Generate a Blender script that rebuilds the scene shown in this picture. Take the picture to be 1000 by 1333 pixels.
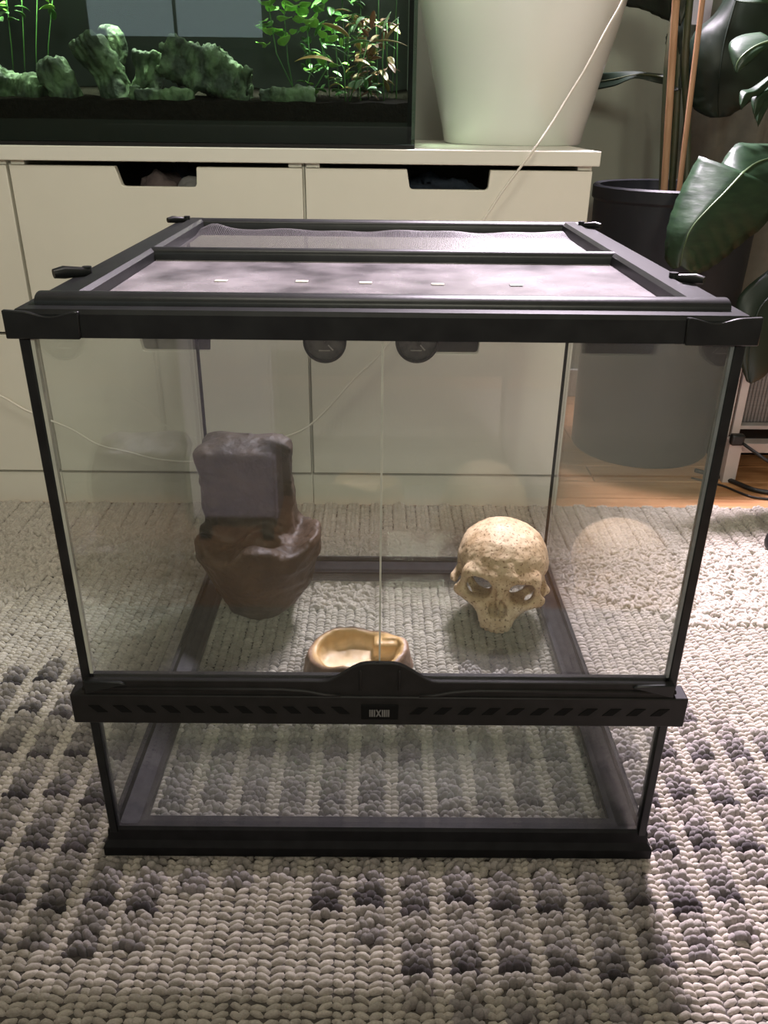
import bpy, bmesh, math, random
import numpy as np
from mathutils import Vector, Matrix
for o in list(bpy.data.objects): bpy.data.objects.remove(o)
S = bpy.context.scene
C = S.collection
random.seed(7); RNG = np.random.default_rng(7)
PI = math.pi

# ------------------------------------------------------------------ camera
F, CX, CY, CZ, PITCH, YAW, ROLL = 1071.92, -.0019, -.6715, .7625, .4522, .0061, .0114
cp, sp, cyw, syw = math.cos(PITCH), math.sin(PITCH), math.cos(YAW), math.sin(YAW)
FWD = Vector((syw*cp, cyw*cp, -sp)); RT = Vector((cyw, -syw, 0)); UP = RT.cross(FWD)
RT2 = RT*math.cos(ROLL)+UP*math.sin(ROLL); UP2 = UP*math.cos(ROLL)-RT*math.sin(ROLL)
cam = bpy.data.objects.new('camera', bpy.data.cameras.new('camera')); C.objects.link(cam)
M = Matrix((RT2, UP2, -FWD)).transposed().to_4x4(); M.translation = (CX, CY, CZ); cam.matrix_world = M
cam.data.sensor_fit = 'VERTICAL'; cam.data.sensor_height = 24; cam.data.lens = F/1333*24
cam.data.clip_start = .02
S.camera = cam
def at(u, v, Y):
    d = FWD+RT2*((u-500)/F)-UP2*((v-666.5)/F); k = (Y-CY)/d.y
    return Vector((CX, CY, CZ))+d*k
# ------------------------------------------------------------------ light, exposure
S.view_settings.view_transform = 'Standard'; S.view_settings.look = 'None'
S.view_settings.gamma = 1; S.view_settings.use_curve_mapping = False
S.view_settings.exposure = 0.0
w = bpy.data.worlds.new('world'); S.world = w; w.use_nodes = True
w.node_tree.nodes['Background'].inputs[0].default_value = (.5, .52, .55, 1)
w.node_tree.nodes['Background'].inputs[1].default_value = .1
try:
    S.cycles.transparent_max_bounces = 24; S.cycles.max_bounces = 10
except Exception: pass
def area(name, loc, target, size, power, col, size_y=None):
    l = bpy.data.lights.new(name, 'AREA'); l.energy = power; l.color = col
    l.size = size
    if size_y: l.shape = 'RECTANGLE'; l.size_y = size_y
    o = bpy.data.objects.new(name, l); C.objects.link(o); o.location = loc
    o.rotation_euler = (Vector(target)-Vector(loc)).to_track_quat('-Z', 'Y').to_euler()
    return o
FLAMP = (.25, -2.25, 1.66)
area('floor_lamp_light', (FLAMP[0], FLAMP[1]+.02, FLAMP[2]), (0, .9, .55), .42, 31, (1, .97, .79))
CEIL = (-.15, .05, 2.335)
area('fill_light', CEIL, (CEIL[0], CEIL[1], 0), .55, 13, (1, .96, .82))  # made-up ceiling fill, lifts the rug against the cabinet fronts
GROW = (.44, 1.44, 1.86)
gl_ = area('grow_lamp_light', (GROW[0], GROW[1], GROW[2]-.03), (.44, .38, 0), .34, 68, (1, .86, 1), .20); gl_.data.spread = math.radians(86)

# ------------------------------------------------------------------ materials
def nmat(name):
    m = bpy.data.materials.new(name); m.use_nodes = True
    nt = m.node_tree; return m, nt, nt.nodes, nt.links, nt.nodes['Principled BSDF']
def mat(name, c1, rough=.5, c2=None, scale=30, detail=4, bump=0, bscale=None, bdist=.002, metal=0, spec=.5, stretch=None, coat=0, ramp=(.35, .65), attr=None, sheen=0):
    m, nt, N, L, b = nmat(name)
    b.inputs['Roughness'].default_value = rough; b.inputs['Metallic'].default_value = metal
    b.inputs['Specular IOR Level'].default_value = spec; b.inputs['Coat Weight'].default_value = coat
    b.inputs['Sheen Weight'].default_value = sheen
    b.inputs['Base Color'].default_value = (*c1, 1)
    tc = N.new('ShaderNodeTexCoord'); vec = tc.outputs['Object']
    if stretch:
        mp = N.new('ShaderNodeMapping'); mp.inputs['Scale'].default_value = stretch
        L.new(vec, mp.inputs['Vector']); vec = mp.outputs['Vector']
    src = None
    if c2 is not None:
        n = N.new('ShaderNodeTexNoise'); n.inputs['Scale'].default_value = scale; n.inputs['Detail'].default_value = detail
        L.new(vec, n.inputs['Vector'])
        r = N.new('ShaderNodeValToRGB'); r.color_ramp.elements[0].position = ramp[0]; r.color_ramp.elements[1].position = ramp[1]
        r.color_ramp.elements[0].color = (*c1, 1); r.color_ramp.elements[1].color = (*c2, 1)
        L.new(n.outputs['Fac'], r.inputs['Fac']); src = r.outputs['Color']
    if attr:
        a = N.new('ShaderNodeAttribute'); a.attribute_name = attr
        if src is None: src = a.outputs['Color']
        else:
            mx = N.new('ShaderNodeMix'); mx.data_type = 'RGBA'; mx.blend_type = 'MULTIPLY'; mx.inputs[0].default_value = 1
            L.new(a.outputs['Color'], mx.inputs[6]); L.new(src, mx.inputs[7]); src = mx.outputs[2]
    if src is not None: L.new(src, b.inputs['Base Color'])
    if bump:
        n2 = N.new('ShaderNodeTexNoise'); n2.inputs['Scale'].default_value = bscale or scale; n2.inputs['Detail'].default_value = 6
        L.new(vec, n2.inputs['Vector'])
        bp = N.new('ShaderNodeBump'); bp.inputs['Strength'].default_value = bump; bp.inputs['Distance'].default_value = bdist
        L.new(n2.outputs['Fac'], bp.inputs['Height']); L.new(bp.outputs['Normal'], b.inputs['Normal'])
    return m
def glass(name, tint=(.965, .98, .97), dirt=.03, dirtcol=(.75, .73, .68), rough=.0, boost=1.0, dscale=7):
    m, nt, N, L, b = nmat(name); N.remove(b); out = [n for n in N if n.type == 'OUTPUT_MATERIAL'][0]
    g = N.new('ShaderNodeNewGeometry'); d = N.new('ShaderNodeVectorMath'); d.operation = 'DOT_PRODUCT'
    L.new(g.outputs['Incoming'], d.inputs[0]); L.new(g.outputs['Normal'], d.inputs[1])
    def mth(op, a, bb, c=None):
        x = N.new('ShaderNodeMath'); x.operation = op
        for i, v in enumerate((a, bb, c)):
            if v is None: continue
            if isinstance(v, (int, float)): x.inputs[i].default_value = v
            else: L.new(v, x.inputs[i])
        return x.outputs[0]
    c = mth('ABSOLUTE', d.outputs['Value'], 0)
    om = mth('SUBTRACT', 1, c); p5 = mth('POWER', om, 5)
    fr = mth('MULTIPLY_ADD', p5, .90, .043*boost)
    tr = N.new('ShaderNodeBsdfTransparent'); tr.inputs[0].default_value = (*tint, 1)
    gl = N.new('ShaderNodeBsdfGlossy'); gl.inputs['Roughness'].default_value = rough
    mx = N.new('ShaderNodeMixShader'); L.new(fr, mx.inputs[0]); L.new(tr.outputs[0], mx.inputs[1]); L.new(gl.outputs[0], mx.inputs[2])
    df = N.new('ShaderNodeBsdfDiffuse'); df.inputs[0].default_value = (*dirtcol, 1)
    tc = N.new('ShaderNodeTexCoord'); n = N.new('ShaderNodeTexNoise'); n.inputs['Scale'].default_value = dscale; n.inputs['Detail'].default_value = 8; n.inputs['Roughness'].default_value = .65
    L.new(tc.outputs['Object'], n.inputs['Vector'])
    fac = mth('MULTIPLY', n.outputs['Fac'], dirt*2)
    m2 = N.new('ShaderNodeMixShader'); L.new(fac, m2.inputs[0]); L.new(mx.outputs[0], m2.inputs[1]); L.new(df.outputs[0], m2.inputs[2])
    L.new(m2.outputs[0], out.inputs['Surface'])
    return m
def emit(name, col, st):
    m, nt, N, L, b = nmat(name)
    b.inputs['Base Color'].default_value = (*col, 1); b.inputs['Emission Color'].default_value = (*col, 1); b.inputs['Emission Strength'].default_value = st
    return m
MT = dict(
    white=mat('white_lacquer', (.72, .69, .60), .38, (.69, .66, .575), 6, bump=.03, bscale=300, bdist=.0005),
    slab=mat('white_slab', (.74, .72, .64), .35, (.71, .69, .61), 5),
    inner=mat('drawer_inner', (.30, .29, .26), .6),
    black=mat('black_plastic', (.009, .0095, .010), .36, (.015, .016, .016), 40, spec=.22, bump=.12, bscale=220, bdist=.0006),
    blackrough=mat('black_plastic_matte', (.010, .0095, .009), .55, (.014, .013, .013), 60, spec=.22, bump=.2, bscale=300, bdist=.0005),
    blacksil=mat('black_silicone', (.014, .014, .016), .55, (.026, .026, .028), 80, spec=.1),
    blackbase=mat('black_base_plastic', (.009, .009, .0095), .6, (.014, .014, .015), 60, spec=.15, bump=.12, bscale=220, bdist=.0006),
    unitgrey=mat('lilac_grey_lacquer', (.40, .37, .42), .5, (.38, .35, .40), 6),
    void=mat('slot_black', (.004, .004, .004), .8, spec=.12),
    hinge=mat('grey_strip', (.10, .115, .115), .3, (.14, .155, .155), 50),
    edge=mat('glass_edge', (.42, .42, .36), .25, (.33, .34, .3), 40),
    silver=mat('silver_badge', (.20, .20, .195), .4, metal=.5),
    mesh=mat('mesh_wire', (.12, .113, .117), .3, spec=.3),
    glass=glass('tank_glass', dirt=.014),
    glassd=glass('door_glass', dirt=.018, boost=1.25),
    glassf=glass('floor_glass', dirt=.018),
    aqglass=glass('aquarium_glass', tint=(.90, .97, .94), dirt=.0025, dirtcol=(.3, .35, .3)),
    wallf=mat('dark_wall_paint', (.14, .14, .13), .85),
    wall=mat('grey_wall_paint', (.34, .37, .315), .85, (.32, .345, .295), 3, bump=.1, bscale=150, bdist=.001),
    wallw=mat('white_wall_paint', (.62, .60, .55), .85, (.60, .58, .53), 3),
    ceil=mat('ceiling_paint', (.75, .73, .69), .9),
    cord=mat('white_cord', (.72, .68, .60), .45),
    blackcord=mat('black_cord', (.012, .012, .012), .4),
    pot=mat('white_glaze', (.84, .86, .80), .22, (.80, .82, .76), 3, coat=.3, bump=.02, bscale=12, bdist=.004),
    soil=mat('potting_soil', (.02, .014, .01), .95, (.05, .035, .025), 90, bump=.8, bscale=120, bdist=.006),
    planter=mat('dark_planter', (.010, .012, .017), .5, (.014, .016, .021), 8, bump=.1, bscale=60, bdist=.002),
    stake=mat('wood_stake', (.40, .22, .12), .6, (.52, .31, .18), 12, stretch=(12, 12, .6), bump=.2, bscale=30),
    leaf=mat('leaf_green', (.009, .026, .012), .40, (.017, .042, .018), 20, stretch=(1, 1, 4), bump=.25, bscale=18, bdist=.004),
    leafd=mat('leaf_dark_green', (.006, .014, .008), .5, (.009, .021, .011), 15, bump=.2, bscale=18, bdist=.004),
    rib=mat('leaf_rib', (.06, .10, .04), .45),
    stem=mat('plant_stem', (.035, .05, .02), .55, (.06, .06, .03), 30),
    soilaq=mat('aquarium_soil', (.005, .004, .0035), .9, (.012, .010, .009), 200, spec=0, bump=.9, bscale=260, bdist=.004),
    aqrock=mat('aquarium_rock', (.010, .020, .008), .7, (.13, .20, .09), 26, 8, bump=1, bscale=45, bdist=.008, ramp=(.42, .78)),  # green cast of the tank light put into the stone colour
    aqback=mat('aquarium_backdrop', (.012, .018, .015), .6),
    shelfw=mat('white_metal', (.50, .45, .44), .4, (.47, .42, .41), 8),
    shelfg=mat('grey_panel', (.17, .165, .165), .4, (.13, .125, .125), 6, stretch=(1, 1, 40)),
    dialface=mat('dial_face', (.06, .062, .055), .35, (.16, .16, .145), 60),
    dialrim=mat('dial_rim', (.01, .01, .01), .3),
    dialmark=mat('dial_mark', (.5, .5, .46), .4),
)
def leafmat(name, c1, c2):
    return mat(name, c1, .4, c2, 25, bump=.2, bscale=40, bdist=.002)

# ------------------------------------------------------------------ mesh helpers
class MB:
    def __init__(s): s.v = []; s.f = []
    def add(s, vs, fs):
        n = len(s.v); s.v += [tuple(v) for v in vs]; s.f += [tuple(i+n for i in f) for f in fs]; return s
    def box(s, x0, x1, y0, y1, z0, z1):
        return s.add([(x0, y0, z0), (x1, y0, z0), (x1, y1, z0), (x0, y1, z0), (x0, y0, z1), (x1, y0, z1), (x1, y1, z1), (x0, y1, z1)],
                     [(0, 3, 2, 1), (4, 5, 6, 7), (0, 1, 5, 4), (1, 2, 6, 5), (2, 3, 7, 6), (3, 0, 4, 7)])
    def prism(s, poly, axis, a, b):
        """closed polygon (2-D, counter-clockwise) extruded along an axis between a and b"""
        n = len(poly)
        def P(p, t):
            return {'x': (t, p[0], p[1]), 'y': (p[0], t, p[1]), 'z': (p[0], p[1], t)}[axis]
        return s.add([P(p, a) for p in poly]+[P(p, b) for p in poly],
                     [tuple(range(n))[::-1], tuple(range(n, 2*n))]+[(i, (i+1) % n, n+(i+1) % n, n+i) for i in range(n)])
    def tube(s, pts, r, n=8, cap=True):
        pts = [Vector(p) for p in pts]; m = len(pts)
        rr = r if isinstance(r, (list, tuple)) else [r]*m
        base = len(s.v); prev = None
        for i, p in enumerate(pts):
            t = (pts[min(i+1, m-1)]-pts[max(i-1, 0)]).normalized()
            if prev is None:
                a = Vector((0, 0, 1)) if abs(t.z) < .9 else Vector((1, 0, 0)); u = t.cross(a).normalized()
            else: u = (prev-t*prev.dot(t)).normalized()
            prev = u; v = t.cross(u)
            for k in range(n):
                q = p+(u*math.cos(2*PI*k/n)+v*math.sin(2*PI*k/n))*rr[i]; s.v.append(tuple(q))
        for i in range(m-1):
            for k in range(n):
                a = base+i*n+k; b = base+i*n+(k+1) % n; s.f.append((a, b, b+n, a+n))
        if cap:
            s.f.append(tuple(base+k for k in range(n))[::-1]); s.f.append(tuple(base+(m-1)*n+k for k in range(n)))
        return s
    def lathe(s, prof, c, n=48, close=True):
        base = len(s.v); m = len(prof)
        for r, z in prof:
            for k in range(n): s.v.append((c[0]+r*math.cos(2*PI*k/n), c[1]+r*math.sin(2*PI*k/n), c[2]+z))
        for i in range(m-1):
            for k in range(n):
                a = base+i*n+k; b = base+i*n+(k+1) % n; s.f.append((a, b, b+n, a+n))
        if close:
            s.f.append(tuple(base+k for k in range(n))[::-1]); s.f.append(tuple(base+(m-1)*n+k for k in range(n)))
        return s
    def ringframe(s, prof, x0, x1, y0, y1):
        """profile points (inset, z), closed loop, swept round a rectangle with mitred corners"""
        base = len(s.v); n = len(prof)
        for (cx, cy, sx, sy) in ((x0, y0, 1, 1), (x1, y0, -1, 1), (x1, y1, -1, -1), (x0, y1, 1, -1)):
            for ins, z in prof: s.v.append((cx+sx*ins, cy+sy*ins, z))
        for c in range(4):
            d = (c+1) % 4
            for i in range(n):
                j = (i+1) % n; s.f.append((base+c*n+i, base+d*n+i, base+d*n+j, base+c*n+j))
        return s
    def build(s, name, m, parent=None, smooth=False, bevel=0, seg=2):
        me = bpy.data.meshes.new(name); me.from_pydata(s.v, [], s.f); me.update()
        bm = bmesh.new(); bm.from_mesh(me); bmesh.ops.recalc_face_normals(bm, faces=bm.faces); bm.to_mesh(me); bm.free()
        me.materials.append(MT[m] if isinstance(m, str) else m)
        o = bpy.data.objects.new(name, me); C.objects.link(o)
        if smooth:
            me.polygons.foreach_set('use_smooth', [True]*len(me.polygons))
            if smooth != True: me.set_sharp_from_angle(angle=smooth)
        if bevel:
            b = o.modifiers.new('bevel', 'BEVEL'); b.width = bevel; b.segments = seg; b.limit_method = 'ANGLE'; b.angle_limit = .6
            b.harden_normals = False
            me.polygons.foreach_set('use_smooth', [True]*len(me.polygons)); me.set_sharp_from_angle(angle=.7)
        if parent: o.parent = parent; o.matrix_parent_inverse = Matrix.Translation(-parent.location)
        return o
def tag(o, label, cat, group=None):
    o['label'] = label; o['category'] = cat
    if group: o['group'] = group
    return o
def struct(o, label=None, cat=None):
    o['kind'] = 'structure'
    if label: o['label'] = label
    if cat: o['category'] = cat
    return o
def thing(name, label, cat, loc=(0, 0, 0), group=None):
    o = bpy.data.objects.new(name, None); C.objects.link(o); o.location = loc; o.empty_display_size = .05
    return tag(o, label, cat, group)
def vnoise(p, seed=0):
    """smooth 3-D value noise, p (N,3) -> (N,) in -1..1"""
    i = np.floor(p).astype(np.int64); f = p-i; f = f*f*(3-2*f)
    def h(a, b, c):
        n = (a*374761393+b*668265263+c*2147483647+seed*974711) & 0x7fffffff
        n = ((n ^ (n >> 13))*1274126177) & 0x7fffffff
        return ((n ^ (n >> 16)) & 0xffff)/32767.5-1
    r = 0
    for dx in (0, 1):
        for dy in (0, 1):
            for dz in (0, 1):
                wgt = (f[:, 0] if dx else 1-f[:, 0])*(f[:, 1] if dy else 1-f[:, 1])*(f[:, 2] if dz else 1-f[:, 2])
                r = r+wgt*h(i[:, 0]+dx, i[:, 1]+dy, i[:, 2]+dz)
    return r
def fbm(p, seed=0, o=3):
    r = 0; a = 1
    for k in range(o): r = r+a*vnoise(p*(2.03**k), seed+k); a *= .5
    return r
def surfnet(fn, lo, hi, h):
    """surface of fn(P)<0 by naive surface nets; returns verts, quads"""
    lo = np.array(lo, float); n = np.ceil((np.array(hi)-lo)/h).astype(int)+1
    g = np.stack(np.meshgrid(*[lo[k]+h*np.arange(n[k]) for k in range(3)], indexing='ij'), -1)
    d = fn(g.reshape(-1, 3)).reshape(n)
    s = d < 0
    cs = [(a, b, c) for a in (0, 1) for b in (0, 1) for c in (0, 1)]
    m = n-1
    def sl(c): return tuple(slice(c[k], c[k]+m[k]) for k in range(3))
    cnt = sum(s[sl(c)].astype(int) for c in cs); act = (cnt > 0) & (cnt < 8)
    acc = np.zeros((*m, 3)); num = np.zeros(m)
    for a in cs:
        for k in range(3):
            if a[k] == 1: continue
            b = list(a); b[k] = 1; b = tuple(b)
            da, db = d[sl(a)], d[sl(b)]; x = (s[sl(a)] != s[sl(b)]) & act
            t = np.where(x, da/np.where(np.abs(da-db) < 1e-12, 1, da-db), 0)
            p = np.zeros((*m, 3)); p[...] = np.array(a); p[..., k] += t
            acc += p*x[..., None]; num += x
    idx = np.argwhere(act); ids = -np.ones(m, int); ids[act] = np.arange(len(idx))
    V = lo+h*(idx+acc[act]/num[act][:, None])
    Q = []
    for k in range(3):
        u, v = (k+1) % 3, (k+2) % 3
        sa = [slice(None)]*3; sb = [slice(None)]*3
        sa[k] = slice(0, n[k]-1); sb[k] = slice(1, n[k])
        x = s[tuple(sa)] != s[tuple(sb)]
        e = np.argwhere(x); e = e[(e[:, u] > 0) & (e[:, v] > 0) & (e[:, u] < m[u]) & (e[:, v] < m[v])]
        fl = s[tuple(sa)][tuple(e.T)]
        def cell(du, dv):
            q = e.copy(); q[:, u] -= du; q[:, v] -= dv; return ids[tuple(q.T)]
        q = np.stack([cell(1, 1), cell(0, 1), cell(0, 0), cell(1, 0)], 1)
        q[~fl] = q[~fl][:, ::-1]; Q.append(q)
    return V, np.concatenate(Q)
def npmesh(name, V, Q, m, parent=None, col=None, smooth=True):
    me = bpy.data.meshes.new(name); V = np.asarray(V, np.float32); Q = np.asarray(Q, np.int32)
    nq, k = Q.shape
    me.vertices.add(len(V)); me.vertices.foreach_set('co', V.ravel())
    me.loops.add(nq*k); me.loops.foreach_set('vertex_index', Q.ravel())
    me.polygons.add(nq); me.polygons.foreach_set('loop_start', np.arange(0, nq*k, k, dtype=np.int32))
    try: me.polygons.foreach_set('loop_total', np.full(nq, k, np.int32))
    except Exception: pass
    me.polygons.foreach_set('use_smooth', np.full(nq, smooth))
    if col is not None:
        a = me.attributes.new('col', 'FLOAT_COLOR', 'POINT'); c = np.ones((len(V), 4), np.float32); c[:, :3] = col
        a.data.foreach_set('color', c.ravel())
    me.update(); me.validate()
    me.materials.append(MT[m] if isinstance(m, str) else m)
    o = bpy.data.objects.new(name, me); C.objects.link(o)
    if parent: o.parent = parent; o.matrix_parent_inverse = Matrix.Translation(-parent.location)
    return o
L2 = np.linalg.norm
def sd_ell(p, c, r):
    q = (p-np.array(c)); r = np.array(r); k0 = L2(q/r, axis=1); k1 = L2(q/(r*r), axis=1); return k0*(k0-1)/np.maximum(k1, 1e-9)
def sd_cap(p, a, b, r):
    a = np.array(a); b = np.array(b); ba = b-a; pa = p-a; t = np.clip(pa@ba/(ba@ba), 0, 1); return L2(pa-t[:, None]*ba, axis=1)-r
def sd_box(p, c, hs, r):
    q = np.abs(p-np.array(c))-(np.array(hs)-r); return L2(np.maximum(q, 0), axis=1)+np.minimum(q.max(1), 0)-r
def smin(a, b, k):
    h = np.clip(.5+.5*(b-a)/k, 0, 1); return b+(a-b)*h-k*h*(1-h)
def smax(a, b, k): return -smin(-a, -b, k)

# ------------------------------------------------------------------ room shell
FZ = -.014
XL, XR, YB, YF, ZC = -2.3, 2.0, 1.76, -2.6, 2.4
fl = struct(MB().box(XL, XR, YF, YB, FZ-.05, FZ-.012).build('floor', mat('subfloor', (.2, .12, .06), .7)))
plank_m = mat('oak_planks', (.42, .20, .085), .45, (.56, .30, .14), 5, 6, stretch=(1, 14, 1), bump=.1, bscale=20)
pw = .095; rows = int((YB-YF)/pw)+1
pm = MB().box(-.7, .7, 0, pw-.0022, FZ-.012, FZ).build('plank', plank_m, fl, bevel=.0012, seg=1)
first = True
for r in range(rows):
    off = -(r % 3)*.45
    for k in range(4):
        x = XL+.7+off+k*1.4025
        if x-.7 > XR-.02: continue
        o = pm if first else pm.copy()
        if not first: C.objects.link(o)
        first = False
        o.location = (x, YF+r*pw, 0)
struct(MB().box(XL-.1, XR+.1, YB, YB+.1, FZ-.05, ZC).build('wall_back', 'wall'))
struct(MB().box(XL-.1, XL, YF, YB, FZ-.05, ZC).build('wall_left', 'wallw'))
struct(MB().box(XR, XR+.1, YF, YB, FZ-.05, ZC).build('wall_right', 'wall'))
struct(MB().box(XL-.1, XR+.1, YF-.1, YF, FZ-.05, ZC).build('wall_front', 'wallf'))
struct(MB().box(XL-.1, XR+.1, YF-.1, YB+.1, ZC, ZC+.08).build('ceiling', 'ceil'))
struct(MB().box(XL, XR, YB-.014, YB, FZ, .07).build('baseboard_back', 'wallw', bevel=.003))
# pale window with two casements in the wall behind the camera (mirrored in the aquarium glass)
wn = struct(MB().ringframe([(0, YF), (.05, YF), (.05, YF+.035), (0, YF+.035)], 0, 1, 0, 1).build('window_1', 'slab'))
bpy.data.objects.remove(wn)
wz0, wz1, wx0, wx1 = 1.12, 2.1, -1.60, -.66
mbw = MB()
for (a, b, c, d) in ((wx0-.05, wx1+.05, wz0-.05, wz0), (wx0-.05, wx1+.05, wz1, wz1+.05), (wx0-.05, wx0, wz0, wz1), (wx1, wx1+.05, wz0, wz1), ((wx0+wx1)/2-.008, (wx0+wx1)/2+.008, wz0, wz1)):
    mbw.box(a, b, YF, YF+.04, c, d)
wn = struct(mbw.build('window_1', 'wallf', bevel=.004))
WINM = emit('evening_sky_pane', (.62, .76, .82), 1.7)
MB().box(wx0, (wx0+wx1)/2-.008, YF+.012, YF+.018, wz0, wz1).build('pane', WINM, wn)
MB().box((wx0+wx1)/2+.008, wx1, YF+.012, YF+.018, wz0, wz1).build('pane', WINM, wn)

# ------------------------------------------------------------------ unseen floor lamp; sofa added to shade the rug front (both behind camera)
t = thing('floor_lamp', 'floor lamp with white drum shade behind the viewer', 'lamp', (FLAMP[0], FLAMP[1]-.16, FZ))
lz = (FLAMP[0], FLAMP[1]-.16, FZ)
MB().lathe([(.01, .001), (.13, .001), (.13, .015), (.012, .022), (.009, .03), (.009, 1.62), (.004, 1.63)], lz, 32).build('stand', 'black', t, smooth=.6)
MB().lathe([(.13, 1.46), (.132, 1.46), (.132, 1.86), (.13, 1.86)], lz, 40, close=False).build('shade', 'slab', t, smooth=.6)
t = thing('shade_sofa', 'grey sofa added unseen behind the viewer to shade the front of the rug', 'shade_sofa', (0, -1.3, FZ))
fab = mat('grey_upholstery', (.11, .105, .10), .95, (.09, .086, .082), 12, bump=.4, bscale=200, bdist=.002)
MB().box(-1.1, 1.1, -1.02, -.87, .06, .71).build('backrest', fab, t, bevel=.03, seg=4)
MB().box(-1.1, 1.1, -1.75, -1.025, .06, .42).build('seat', fab, t, bevel=.03, seg=4)
for sx in (-1, 1): MB().box(*sorted((sx*1.105, sx*1.25)), -1.75, -.87, .06, .56).build('armrest', fab, t, bevel=.03, seg=4)
for x in (-1.05, 1.05):
    for y in (-1.68, -.95): MB().box(x-.03, x+.03, y-.03, y+.03, FZ, .06).build('leg', 'black', t)
t = thing('fill_lamp', 'flat square white lamp added unseen at the ceiling to brighten the rug', 'lamp', (CEIL[0], CEIL[1], ZC))
MB().box(CEIL[0]-.30, CEIL[0]+.30, CEIL[1]-.30, CEIL[1]+.30, CEIL[2]+.004, ZC-.0005).build('housing', 'slab', t, bevel=.01)
# grow lamp
t = thing('grow_lamp', 'white slim plant grow lamp hung above the planter', 'lamp', (GROW[0], GROW[1], GROW[2]))
MB().box(GROW[0]-.18, GROW[0]+.18, GROW[1]-.16, GROW[1]+.16, GROW[2]-.02, GROW[2]+.03).build('housing', 'slab', t, bevel=.006)
for sx in (-.13, .13): MB().tube([(GROW[0]+sx, GROW[1], GROW[2]+.02), (GROW[0]+sx, GROW[1], ZC)], .002, 6).build('hanging_wire', 'blackcord', t)

# ------------------------------------------------------------------ storage cabinets
YC = .957
def drawer(parent, x0, x1, z0, z1, nx0, nx1, nslope, ndepth):
    r = .006; nb = z1-ndepth
    poly = [(x0, z0), (x1, z0), (x1, z1), (nx1, z1)]
    poly += [(nx1-.002, nb+r), (nx1-.002-r*.3, nb+r*.3), (nx1-.002-r, nb), (nx0+nslope+r, nb), (nx0+nslope+r*.3, nb+r*.3), (nx0+nslope, nb+r), (nx0, z1), (x0, z1)]
    d = MB().prism(poly, 'y', YC, YC+.017).build('drawer', 'white', parent, bevel=.0012, seg=2)
    b = MB(); bx0, bx1 = x0+.03, x1-.03
    zt = z1-.06
    b.box(bx0, bx1, YC+.022, YC+.40, z0+.02, z0+.03); b.box(bx0, bx0+.01, YC+.022, YC+.4, z0+.03, zt); b.box(bx1-.01, bx1, YC+.022, YC+.4, z0+.03, zt)
    b.box(bx0+.01, bx1-.01, YC+.39, YC+.4, z0+.03, zt)
    bo = b.build('drawer_box', 'inner', d)
    return d
units = [(-1.228, -.690, (-1.03, -.885), 'leftmost white drawer cabinet, mostly out of view'),
         (-.684, -.149, (-.4915, -.342), 'middle white cabinet with two drawers below the aquarium'),
         (-.143, .383, (.043, .196), 'rightmost white cabinet with two drawers under the white pot')]
for i, (x0, x1, nx, lab) in enumerate(units):
    t = thing('drawer_cabinet', lab, 'cabinet', ((x0+x1)/2, 1.2, FZ), 'drawer cabinets in a row')
    X0, X1 = x0-.0025, x1+.0025
    b = MB(); y0, y1 = YC+.019, 1.52
    b.box(X0, X0+.016, y0, y1, .058, .6768); b.box(X1-.016, X1, y0, y1, .058, .6768); b.box(X0+.016, X1-.016, y1-.01, y1, .058, .6768); b.box(X0+.016, X1-.016, y0, y1-.01, .058, .068)
    b.box(X0+.016, X1-.016, y0+.02, y1-.01, .356, .362)
    b.build('body', 'white', t)
    MB().box(X0, X1, YC+.004, YC+.022, FZ, .0575).build('plinth', 'white', t, bevel=.001)
    for bx in (X0+.004, X1-.028): MB().box(bx, bx+.024, YC+.008, YC+.03, .6695, .6768).build('bracket', 'slab', t)
    drawer(t, x0, x1, .0635, .3555, nx[0]+.007*(i == 1), nx[1], .004, .0295)
    drawer(t, x0, x1, .3615, .6685, nx[0], nx[1], .008 if i == 1 else .005, .0345)
tp = MB().box(-1.24, .394, .951, 1.53, .677, .702).build('cabinet_top', 'slab', bevel=.0015)
tag(tp, 'long white worktop slab running across the drawer cabinets', 'worktop')
# clothes glimpsed through the handle cut-outs
def blob(name, c, r, m, seed, amp=.25, h=.006, label=None, cat=None, freq=30, group=None):
    c = np.array(c); r = np.array(r)
    fn = lambda p: sd_ell(p, c, r)+amp*r.min()*fbm((p-c)*freq, seed)
    V, Q = surfnet(fn, c-r*1.45, c+r*1.45, h)
    o = npmesh(name, V-c, Q, m); o.location = c
    if label: tag(o, label, cat, group)
    return o
cl_m = mat('mauve_cloth', (.10, .075, .075), .9, (.17, .13, .125), 25, bump=.6, bscale=40, bdist=.01)
cl_w = mat('pale_cloth', (.30, .29, .28), .9, (.22, .21, .21), 25, bump=.6, bscale=40, bdist=.01)
cl_b = mat('navy_cloth', (.03, .042, .062), .9, (.016, .024, .038), 25, bump=.6, bscale=40, bdist=.01)
blob('folded_cloth', (-.435, 1.06, .600), (.05, .06, .05), cl_m, 3, .3, label='crumpled mauve cloth in the top drawer of the middle cabinet', cat='cloth')
blob('folded_cloth', (-.362, 1.045, .605), (.035, .05, .045), cl_w, 5, .3, label='pale grey cloth at the right end of the drawer handle opening', cat='cloth')
blob('folded_cloth', (-.395, 1.11, .605), (.045, .05, .055), cl_b, 6, .3, label='dark blue cloth behind the pale one in the middle cabinet drawer', cat='cloth')
blob('folded_cloth', (.12, 1.07, .595), (.11, .07, .05), cl_b, 9, .3, label='dark navy cloth inside the top drawer of the rightmost cabinet', cat='cloth')

# ------------------------------------------------------------------ terrarium
W2, D, H = .31, .647, .6155
T = thing('terrarium', 'empty front-opening glass terrarium with black plastic frame standing on the rug', 'terrarium', (0, D/2, 0))
PX = .302     # outer face of the posts
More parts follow.
